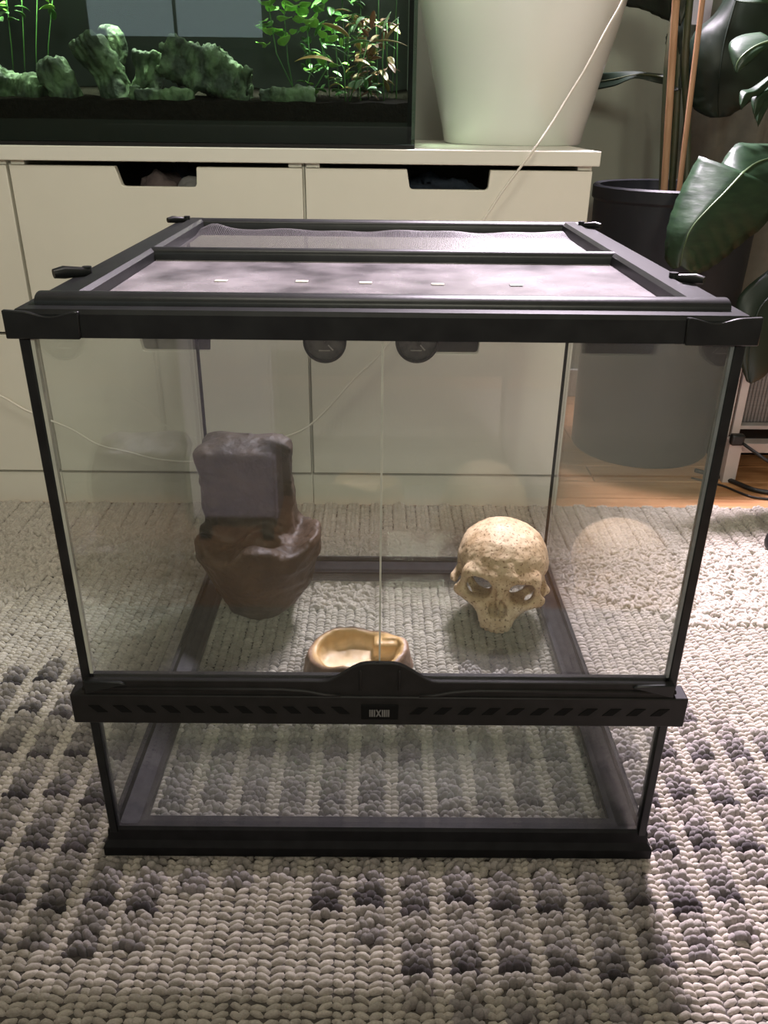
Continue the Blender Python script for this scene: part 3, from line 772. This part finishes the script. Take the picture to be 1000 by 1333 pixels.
stone(aq(78, 108, 1.03), (.022, .025, .036), 12, -.35, .1, 'small pale green-lit upright stone, second from the aquarium left')
stone(aq(137, 94, 1.05), (.026, .026, .060), 13, -.42, .3, 'tall leaning green-lit stone on the left of the aquarium')
stone(aq(146, 62, 1.13), (.020, .02, .030), 19, .1, .3, 'dull brown pointed stone behind the tall leaning stone')
stone(aq(192, 102, 1.10), (.018, .03, .045), 14, .15, .5, 'dark craggy stone between the tall stone and the big boulder')
stone(aq(276, 94, 1.05), (.082, .04, .038), 15, .38, .1, 'biggest green-lit boulder in the middle of the aquarium')
stone(aq(215, 126, 1.00), (.048, .018, .013), 16, .02, .0, 'long flat slab of stone at the foot of the big boulder')
stone(aq(176, 122, .995), (.008, .008, .012), 22, .1, .0, 'tiny stone chip between the left and middle stones')
stone(aq(375, 126, 1.00), (.048, .02, .014), 17, -.05, .0, 'low flat green-lit stone in front of the round-leaved plant')
# aquarium plants
def leaf_grid(mid, wl, wr, up, fold=0., n=4):
    """mid: list of Vectors; wl/wr half width vectors; returns verts & faces of a two-sided sheet"""
    vs = []; m_ = len(mid)
    for i in range(m_):
        for s_ in range(-n, n+1):
            f = s_/n; wv = wr[i] if s_ > 0 else wl[i]
            vs.append(mid[i]+wv*abs(f)+up*(fold*abs(f)*(wv.length)))
    kk = 2*n+1
    return vs, [(i*kk+j, i*kk+j+1, (i+1)*kk+j+1, (i+1)*kk+j) for i in range(m_-1) for j in range(kk-1)]
def leafobj(name, base, d, L_, wd, droop, m, parent, shape='lance', fold=.25, thick=.0005, twist=None):
    d = Vector(d).normalized(); side = d.cross(Vector((0, 0, 1)))
    if side.length < .1: side = Vector((1, 0, 0))
    side.normalize()
    if twist: side = (Matrix.Rotation(twist, 3, d) @ side)
    up = side.cross(d)
    mid = []; wl = []; wr = []; n_ = 9; p = Vector(base); dd = d.copy()
    for i in range(n_):
        t_ = i/(n_-1)
        sh = {'lance': math.sin(PI*min(1, t_*.92+.06))**.8, 'round': math.sqrt(max(0, 1-(2*t_-1)**2))}[shape]
        if i in (0, n_-1): sh *= .15 if shape == 'lance' else 1
        mid.append(p.copy()); wl.append(-side*wd*.5*sh-side*1e-5); wr.append(side*wd*.5*sh+side*1e-5)
        dd = (dd+Vector((0, 0, -1))*droop/n_).normalized(); p = p+dd*(L_/(n_-1))
    vs, fs = leaf_grid(mid, wl, wr, up, fold, 2)
    o = MB().add(vs, fs).build(name, m, parent, smooth=True)
    sd = o.modifiers.new('thickness', 'SOLIDIFY'); sd.thickness = thick
    return o
GL = leafmat('bright_green_leaf', (.16, .42, .05), (.30, .58, .10)); GD = leafmat('deep_green_leaf', (.03, .10, .02), (.07, .19, .04))
BR = leafmat('bronze_leaf', (.16, .10, .03), (.30, .21, .06)); RD = leafmat('reddish_leaf', (.12, .045, .025), (.22, .09, .045)); SV = leafmat('silvery_leaf', (.22, .32, .20), (.36, .48, .30))
def aqplant(pts, label, stems, leaves):
    b = at(*pts); b.z = AZ0+.078; t = thing('aquarium_plant', label, 'plant', b, 'plants in the aquarium')
    mb = MB()
    for s_ in stems: mb.tube([at(*q) for q in s_], .0011, 5)
    if mb.v: mb.build('stem', GD, t, smooth=True)
    for (u, v, Y, dx, dy, dz, L_, wd, dr, m, sh) in leaves: leafobj('leaf', at(u, v, Y), (dx, dy, dz), L_, wd, dr, m, t, sh, twist=random.uniform(-.5, .5))
    return t
R_ = random.Random(3)
lv = []
for (u, v, s_) in ((352, 8, 1.2), (378, 10, 1.5), (385, 2, 1), (365, 28, 1.1), (352, 46, 1), (370, 60, 1.1), (388, 30, .8), (400, 32, .8), (412, 36, 1.0), (395, 42, .7), (340, 30, .8), (420, 85, .8), (408, 92, .9), (432, 88, .9), (405, 111, .7), (412, 122, .6), (345, 62, .7), (380, 45, .6), (430, 40, .8), (372, 14, 1.2), (398, 20, .9)):
    lv.append((u, v, 1.02+R_.random()*.06, R_.uniform(-.6, .6), -.8, R_.uniform(.1, .7), .029*s_, .024*s_, .5, GL, 'round'))
for i in range(26):
    lv.append((R_.uniform(338, 438), R_.uniform(-8, 62), 1.05+R_.random()*.07, R_.uniform(-.7, .7), -.7, R_.uniform(.1, .8), R_.uniform(.018, .030), R_.uniform(.016, .026), .5, GL if R_.random() < .7 else GD, 'round'))
aqplant((380, 130, 1.05), 'bright green round-leaved plant right of the middle in the aquarium', [[(385, 132, 1.05), (375, 80, 1.06), (370, 20, 1.06), (375, -20, 1.06)], [(395, 132, 1.05), (405, 90, 1.06), (400, 40, 1.06)], [(390, 132, 1.05), (360, 70, 1.06), (350, 10, 1.06)], [(400, 132, 1.05), (425, 90, 1.06), (415, 40, 1.06)]], lv)
lv = []
for i in range(85):
    u = R_.uniform(395, 475); v = R_.uniform(25, 110)
    lv.append((u, v, 1.06+R_.random()*.08, R_.uniform(-1, 1), -.5, R_.uniform(-.2, .9), R_.uniform(.018, .034), .008, .6, GD if R_.random() < .65 else GL, 'lance'))
aqplant((440, 130, 1.1), 'bushy plant of fine green leaves in the middle right of the aquarium', [[(430+12*k, 132, 1.1), (425+14*k, 80, 1.1), (415+20*k, 30, 1.1)] for k in range(4)], lv)
lv = [(435, 82, .985, -1, -.1, .55, .072, .014, 1.0, BR, 'lance'), (455, 48, .985, -1, -.1, .7, .052, .014, .5, BR, 'lance'), (478, 56, .985, 1, -.1, .3, .072, .016, .7, BR, 'lance'), (450, 60, .985, 1, -.1, .55, .05, .009, .8, GD, 'lance'),
      (460, 80, .985, .9, -.2, .35, .034, .011, 1.2, BR, 'lance'), (432, 62, .985, 1, -.1, -.3, .035, .006, .3, GD, 'lance'), (455, 15, .985, -1, -.1, .4, .03, .007, .8, BR, 'lance'), (460, 42, .985, .4, -.2, .8, .03, .007, .8, SV, 'lance')]
aqplant((450, 130, 0.99), 'plant with long arching bronze leaves in the aquarium', [[(450, 132, 0.99), (448, 90, 0.99), (440, 75, 0.99)], [(455, 132, 0.99), (468, 90, 0.99), (480, 55, 0.99)]], lv)
lv = []
for i in range(100):
    u = R_.uniform(462, 506); v = R_.uniform(20, 122)
    lv.append((u, v, 1.04+R_.random()*.10, R_.uniform(-1, 1), -.5, R_.uniform(-.3, .9), R_.uniform(.022, .040), R_.uniform(.008, .014), .7, R_.choice([RD, RD, BR, RD, GD]), 'lance'))
aqplant((500, 130, 1.08), 'dense reddish brown plant by the right end of the aquarium', [[(480+12*k, 132, 1.08), (478+13*k, 80, 1.09), (476+14*k, 25, 1.09)] for k in range(4)], lv)
lv = [(497, 42, 1.03, .45, -.1, 1, .036, .008, .2, SV, 'lance'), (503, 40, 1.03, .8, -.1, 1, .030, .008, .4, SV, 'lance'), (505, 48, 1.03, .7, -.1, .9, .030, .007, .3, BR, 'lance'), (468, 112, 1.01, .8, -.2, .8, .030, .008, .3, SV, 'lance'), (455, 118, 1.0, .3, -.3, .8, .022, .010, .8, SV, 'lance')]
for i in range(16):
    u = R_.uniform(425, 508); v = R_.uniform(105, 126)
    lv.append((u, v, 1.0+R_.random()*.03, R_.uniform(-1, 1), -.4, R_.uniform(.1, .9), R_.uniform(.018, .034), .010, .9, R_.choice([SV, GD, GD, BR]), 'lance'))
aqplant((480, 131, 1.0), 'low silvery green leaved plant along the front of the aquarium', [[(470, 132, 1.01), (468, 112, 1.01)], [(500, 132, 1.03), (498, 80, 1.03), (500, 42, 1.03)]], lv)
lv = []
for i in range(26):
    u = R_.uniform(-30, 85); v = R_.uniform(-40, 28)
    lv.append((u, v, 1.14+R_.random()*.08, R_.uniform(-1, 1), -.4, R_.uniform(-.2, .8), R_.uniform(.022, .04), .016, .8, GD if i % 5 else GL, 'lance'))
aqplant((30, 128, 1.18), 'dark green leafy plant at the far left back of the aquarium', [[(20+14*k, 128, 1.2), (15+16*k, 60, 1.2), (5+22*k, -30, 1.18)] for k in range(4)], lv)
lv = []
for i in range(22):
    u = R_.uniform(425, 495); v = R_.uniform(-20, 30)
    lv.append((u, v, 1.2+R_.random()*.06, R_.uniform(-1, 1), -.4, R_.uniform(-.2, .8), R_.uniform(.025, .045), .016, .8, GD, 'lance'))
aqplant((480, 128, 1.24), 'deep green plant at the right back of the aquarium', [[(450+20*k, 128, 1.24), (448+22*k, 50, 1.24), (445+24*k, -10, 1.23)] for k in range(4)], lv)

# ------------------------------------------------------------------ white pot on the cabinet
pc = (.285, 1.335, .702)
t = thing('plant_pot', 'large glossy white pot standing on the cabinet right of the aquarium', 'pot', pc)
MB().lathe([(.10, .0003), (.146, .0003), (.150, .004), (.155, .03), (.170, .09), (.184, .15), (.2, .21), (.212, .26), (.222, .32), (.226, .37), (.226, .385), (.218, .388), (.214, .37), (.200, .26), (.16, .09), (.10, .03)], pc, 72).build('pot_body', 'pot', t, smooth=.7)
MB().lathe([(.001, .332), (.1, .335), (.2115, .330), (.2, .30), (.001, .30)], pc, 40).build('soil', 'soil', t, smooth=True)
# ------------------------------------------------------------------ white cord
def spline(pts, n=8):
    out = []
    for i in range(len(pts)-1):
        p0 = pts[max(i-1, 0)]; p1 = pts[i]; p2 = pts[i+1]; p3 = pts[min(i+2, len(pts)-1)]
        for k in range(n):
            t_ = k/n; out.append(.5*((2*p1)+(p2-p0)*t_+(2*p0-5*p1+4*p2-p3)*t_*t_+(3*p1-p0-3*p2+p3)*t_**3))
    out.append(pts[-1]); return out
cpx = [(835, -60, 1.06), (811, 0, 1.055), (790, 38, 1.05), (762, 90, 1.03), (742, 122, 1.01), (722, 155, .98), (700, 188, .947), (682, 212, .944), (655, 248, .943), (630, 285, .942), (585, 345, .94), (540, 405, .938), (490, 466, .936), (462, 492, .935), (430, 528, .935), (400, 556, .936), (366, 571, .938), (310, 592, .94), (255, 601, .942), (205, 598, .943), (165, 588, .944), (128, 579, .944), (95, 560, .944), (60, 545, .944), (30, 532, .944), (0, 515, .944), (-60, 490, .944), (-130, 470, .944)]
co = MB().tube(spline([at(*q) for q in cpx], 6), .0022, 8).build('white_cable', 'cord', smooth=True)
tag(co, 'thin white cord trailing past the pot and across the drawer fronts', 'cord')

# ------------------------------------------------------------------ dark planter with stakes
pc = (.672, 1.345, FZ)
t = thing('potted_plant', 'tall dark round planter with wooden stakes and large dark leaves', 'potted plant', pc)
MB().lathe([(.12, .001), (.166, .001), (.170, .006), (.176, .30), (.183, .60), (.188, .606), (.188, .630), (.184, .634), (.172, .632), (.168, .55), (.15, .5), (.1, .5)], pc, 72).build('planter', 'planter', t, smooth=.6)
MB().lathe([(.001, .556), (.1, .560), (.1665, .552), (.16, .53), (.001, .53)], pc, 40).build('soil', 'soil', t, smooth=True)
for a, b_, r0 in (((868, 262, 1.33), (884, -60, 1.29), .0080), ((884, 262, 1.35), (922, -60, 1.33), .0062)):
    MB().tube([at(*a)-Vector((0, 0, .08)), at(*b_)], r0, 8).build('stake', 'stake', t, smooth=.8)
for pts in ([(862, 262, 1.36), (866, 150, 1.37), (872, 60, 1.38), (890, -40, 1.4)], [(893, 262, 1.36), (895, 170, 1.38), (892, 80, 1.4), (900, -20, 1.4)], [(874, 262, 1.40), (880, 160, 1.41), (886, 30, 1.42)]):
    MB().tube(spline([at(*q) for q in pts]), .0085, 8).build('stem', 'stem', t, smooth=True)
def strip_leaf(rows, m, parent, ribm='rib', fold=.0, curl=.0, thick=.0012, name='leaf', ripple=0):
    """rows: (mid, left, right) as (px, py, Y) triples measured in the frame, each with its own depth"""
    mids = [at(*r[0]) for r in rows]; ls = [at(*r[1]) for r in rows]; rs = [at(*r[2]) for r in rows]
    def sm(a): return spline(a, 5)
    mids, ls, rs = sm(mids), sm(ls), sm(rs); n = 5; vs = []
    for i in range(len(mids)):
        for s_ in range(-n, n+1):
            e = ls[i] if s_ < 0 else rs[i]; f = abs(s_)/n; p = mids[i].lerp(e, f)
            p = p+Vector((0, -1, 0))*(curl*math.sin(f*PI)+ripple*math.sin(i*2.1-abs(s_)*1.25)*f)
            vs.append(p)
    kk = 2*n+1
    fs = [(i*kk+j, i*kk+j+1, (i+1)*kk+j+1, (i+1)*kk+j) for i in range(len(mids)-1) for j in range(kk-1)]
    o = MB().add(vs, fs).build(name, m, parent, smooth=True)
    sd = o.modifiers.new('thickness', 'SOLIDIFY'); sd.thickness = thick; sd.offset = 0
    if ribm:
        k = len(mids); MB().tube([p+Vector((0, -.0012, 0)) for p in mids], [.0028*(1-.75*i/(k-1)) for i in range(k)], 6).build('midrib', ribm, o, smooth=True)
    return o
# leaves seen dark against the wall
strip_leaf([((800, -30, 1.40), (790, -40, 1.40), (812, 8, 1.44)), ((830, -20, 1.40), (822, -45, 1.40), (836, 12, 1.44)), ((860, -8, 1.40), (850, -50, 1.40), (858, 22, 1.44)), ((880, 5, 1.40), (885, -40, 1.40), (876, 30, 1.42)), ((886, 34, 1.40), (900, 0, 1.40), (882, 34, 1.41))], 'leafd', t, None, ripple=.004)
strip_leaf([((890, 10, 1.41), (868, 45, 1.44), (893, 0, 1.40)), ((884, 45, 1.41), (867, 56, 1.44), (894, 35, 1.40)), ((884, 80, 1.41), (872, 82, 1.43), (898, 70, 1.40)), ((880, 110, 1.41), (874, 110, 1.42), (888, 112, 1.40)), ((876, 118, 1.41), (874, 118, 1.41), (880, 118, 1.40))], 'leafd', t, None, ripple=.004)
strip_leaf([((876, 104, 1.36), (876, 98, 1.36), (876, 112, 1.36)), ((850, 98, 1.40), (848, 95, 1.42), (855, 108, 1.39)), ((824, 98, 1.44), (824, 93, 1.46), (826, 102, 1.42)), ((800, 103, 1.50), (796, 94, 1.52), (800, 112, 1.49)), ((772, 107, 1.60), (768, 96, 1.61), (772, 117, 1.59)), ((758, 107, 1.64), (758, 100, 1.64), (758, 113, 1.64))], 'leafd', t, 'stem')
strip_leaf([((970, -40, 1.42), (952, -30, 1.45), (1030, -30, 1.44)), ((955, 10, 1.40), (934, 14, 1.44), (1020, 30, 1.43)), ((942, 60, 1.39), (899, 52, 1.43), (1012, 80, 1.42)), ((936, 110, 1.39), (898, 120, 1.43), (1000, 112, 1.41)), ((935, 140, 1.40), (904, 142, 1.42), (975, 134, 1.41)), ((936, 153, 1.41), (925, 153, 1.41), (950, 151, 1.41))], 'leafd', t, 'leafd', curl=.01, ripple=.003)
# ------------------------------------------------------------------ broad-leaved plant at the right
PB2 = Vector((1.45, 1.15, FZ)); t2 = thing('broadleaf_plant', 'broad-leaved plant with a big drooping green leaf at the right edge', 'plant', PB2)
MB().lathe([(.08, .001), (.115, .001), (.135, .20), (.139, .205), (.139, .22), (.125, .22), (.12, .19), (.08, .18)], PB2, 48).build('pot', 'planter', t2, smooth=.6)
MB().lathe([(.001, .19), (.121, .19), (.11, .17), (.001, .17)], PB2, 30).build('soil', 'soil', t2, smooth=True)
strip_leaf([((968, 224, 1.06), (910, 203, 1.10), (1022, 250, 1.12)), ((944, 250, 1.035), (890, 240, 1.08), (1000, 288, 1.10)), ((922, 272, 1.02), (876, 272, 1.065), (962, 320, 1.085)), ((901, 296, 1.01), (868, 302, 1.05), (938, 340, 1.07)), ((890, 322, 1.01), (866, 336, 1.04), (916, 354, 1.05)), ((886, 346, 1.02), (876, 350, 1.03), (898, 355, 1.03))], 'leaf', t2, 'rib', curl=.008, ripple=.0030)
strip_leaf([((966, 226, 1.065), (938, 214, 1.10), (985, 240, 1.08)), ((985, 212, 1.10), (958, 188, 1.13), (1010, 240, 1.10)), ((1010, 205, 1.13), (980, 187, 1.16), (1030, 235, 1.13)), ((1050, 205, 1.17), (1040, 188, 1.19), (1060, 225, 1.17))], 'leaf', t2, 'rib', curl=.006, ripple=.0025)
strip_leaf([((1006, 52, 1.16), (990, 42, 1.18), (1012, 60, 1.17)), ((984, 60, 1.15), (965, 46, 1.18), (994, 66, 1.15)), ((967, 72, 1.14), (950, 56, 1.17), (976, 82, 1.14)), ((959, 84, 1.14), (950, 72, 1.16), (966, 90, 1.14)), ((958, 95, 1.14), (957, 94, 1.14), (959, 95, 1.14))], 'leaf', t2, 'rib', curl=.004)
strip_leaf([((1010, -14, 1.15), (1000, -20, 1.17), (1020, 5, 1.15)), ((985, -6, 1.15), (980, -20, 1.17), (990, 4, 1.14)), ((960, -4, 1.16), (955, -12, 1.17), (965, 3, 1.15)), ((946, -6, 1.17), (945, -8, 1.17), (947, -4, 1.17))], 'leaf', t2, 'rib')
for q in ([(1005, 100, 1.18), (985, 118, 1.16), (972, 122, 1.15), (964, 138, 1.14)], [(1010, 112, 1.19), (994, 122, 1.17), (986, 132, 1.16), (982, 150, 1.15)], [(1012, 130, 1.2), (1000, 128, 1.18), (990, 140, 1.17), (986, 160, 1.16)]):
    strip_leaf([(q[i], (q[i][0]-(2, 7, 8, 1)[i], q[i][1]-3, q[i][2]+.01), (q[i][0]+(2, 5, 7, 1)[i], q[i][1]+5, q[i][2]+.01)) for i in range(4)], 'leaf', t2, None, name='leaf')
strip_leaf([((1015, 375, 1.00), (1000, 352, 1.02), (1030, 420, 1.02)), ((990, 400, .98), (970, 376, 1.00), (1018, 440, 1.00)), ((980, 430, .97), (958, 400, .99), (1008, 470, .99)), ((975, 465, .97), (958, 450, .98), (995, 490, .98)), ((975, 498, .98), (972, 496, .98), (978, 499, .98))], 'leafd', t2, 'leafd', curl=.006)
b0 = PB2+Vector((0, 0, .19))
for e in ((1050, 205, 1.17), (1012, 375, 1.0), (1010, -14, 1.15), (1006, 52, 1.16), (1008, 110, 1.19), (1024, 224, 1.14)):
    q = at(*e); MB().tube(spline([b0, b0.lerp(q, .5)+Vector((.04, .03, .05)), q]), [.006]*16+[.004], 7).build('stem', 'stem', t2, smooth=True)
# ------------------------------------------------------------------ curtain, pale panel standing in for a bright patch on the wall
mb = MB(); n = 60; vs = []
cx0, cx1 = at(900, 100, 1.70).x, XR-.05
for z in (.03, 2.3):
    for i in range(n+1):
        u = i/n; vs.append((cx0+(cx1-cx0)*u, 1.70+.022*math.sin(u*70)+.008*math.sin(u*31), z))
mb.add(vs, [(i, i+1, n+2+i, n+1+i) for i in range(n)])
cu = mb.build('curtain', mat('grey_curtain', (.22, .235, .205), .9, (.19, .20, .178), 40), smooth=True)
cu.modifiers.new('thickness', 'SOLIDIFY').thickness = .003
tag(cu, 'grey curtain hanging in soft folds behind the plants', 'curtain')
a = at(893, 32, 1.66); b_ = at(938, -60, 1.66)  # lilac panel stands in for brightness seen behind the leaves
pn = MB().box(a.x, b_.x, 1.660, 1.664, a.z, b_.z).build('bright_patch', mat('lilac_patch', (.62, .60, .72), .6)); tag(pn, 'pale lilac panel standing in for a bright patch glimpsed between the stakes and the dark leaves', 'stand-in')

# ------------------------------------------------------------------ low white metal stand at right, cables
s0 = at(958, 621, 1.10)
t = thing('metal_stand', 'low pinkish white metal stand with ribbed grey panel at the right edge', 'stand', (s0.x+.2, 1.15, FZ))
lx = at(946, 600, 1.10).x; lx2 = lx+.030
MB().box(lx, lx2, 1.100, 1.130, FZ, .092).build('foot', 'shelfw', t, bevel=.001)
MB().box(lx+.010, lx2-.002, 1.125, 1.140, .092, .30).build('upright', 'shelfw', t, bevel=.001)
MB().box(lx-.006, lx+.003, 1.122, 1.140, .092, .32).build('upright', 'shelfw', t, bevel=.001)
MB().box(lx+.003, lx+.010, 1.135, 1.140, .092, .30).build('back_strip', mat('brown_strip', (.12, .055, .03), .5), t)
MB().box(lx2, lx2+.24, 1.105, 1.14, .060, .083).build('shelf', 'shelfw', t, bevel=.001)
MB().box(lx2-.002, lx2+.24, 1.14, 1.30, .105, .114).build('shelf', 'shelfw', t, bevel=.001)
MB().box(lx2, lx2+.24, 1.28, 1.30, FZ, .10).build('back_panel', 'blackrough', t)
for k in range(29):
    x = lx2+.002+k*.008; MB().box(x, x+.0066, 1.162, 1.168, .115, .34).build('rib', 'shelfg', t)
for x in (lx2+.21,): MB().box(x, x+.03, 1.105, 1.135, FZ, .06).build('foot', 'shelfw', t)
plug = MB().box(lx-.006, lx2-.006, 1.080, 1.099, .086, .112).build('power_plug', 'blackcord', bevel=.005, seg=3); tag(plug, 'black power plug on the foot of the white stand', 'plug')
for i, pts in enumerate(([(968, 578, 1.08), (985, 590, 1.05), (1003, 602, 1.03), (1040, 618, 1.02)], )):
    o = MB().tube(spline([at(*q) for q in pts]), .0038, 8).build('black_cable', 'blackcord', smooth=True); tag(o, 'black cord running right from the plug on the stand', 'cord')
def floorpt(u, v, z):
    d = FWD+RT2*((u-500)/F)-UP2*((v-666.5)/F); return Vector((CX, CY, CZ))+d*((z-CZ)/d.z)
o = MB().tube(spline([floorpt(*q) for q in ((905, 612, -.008), (935, 620, -.008), (955, 627, -.008), (980, 637, -.008), (1002, 641, -.008), (1040, 646, -.008))]), .0055, 8).build('floor_cable', 'blackcord', smooth=True); tag(o, 'thick black cable lying on the wood floor by the stand', 'cable')
o = MB().tube(spline([floorpt(*q) for q in ((900, 622, -.011), (940, 632, -.011), (960, 640, -.011), (980, 647, -.011), (1002, 650, -.011), (1040, 655, -.011))]), .0026, 8).build('floor_cable', 'blackcord', smooth=True); tag(o, 'thinner black cable on the wood floor, nearest the rug', 'cable')
# dark rounded stand foot at the frame edge
q = floorpt(1008, 715, 0); t = thing('stool_foot', 'black rounded foot cut by the right edge of the frame', 'foot', (q.x, q.y, 0))
MB().lathe([(.004, .0012), (.016, .0012), (.0195, .006), (.021, .016), (.0195, .027), (.015, .034), (.008, .037), (.004, .0372)], (q.x, q.y, 0), 28).build('rubber_foot', 'blackcord', t, smooth=True)
MB().tube([(q.x, q.y, .036), (q.x+.05, q.y+.04, .30)], .008, 10).build('leg', 'blackcord', t, smooth=.8)

# ------------------------------------------------------------------ pale unit added behind the camera for its reflection in the doors
t = thing('mirrored_unit', 'small lilac grey unit added unseen behind the viewer to be mirrored in the terrarium door', 'cabinet', (-.30, -.81, FZ))
MB().box(-.37, -.20, -.862, -.775, FZ+.05, .43).build('body', 'unitgrey', t, bevel=.002)
MB().box(-.365, -.205, -.7745, -.760, FZ+.06, .42).build('door', 'unitgrey', t, bevel=.002)
MB().box(-.372, -.198, -.864, -.758, .4305, .445).build('top_panel', 'black', t, bevel=.002)  # black top added to dim the unit's reflection
for x in (-.36, -.235):
    for y in (-.86, -.80): MB().box(x, x+.02, y, y+.02, FZ, FZ+.05).build('leg', 'black', t)
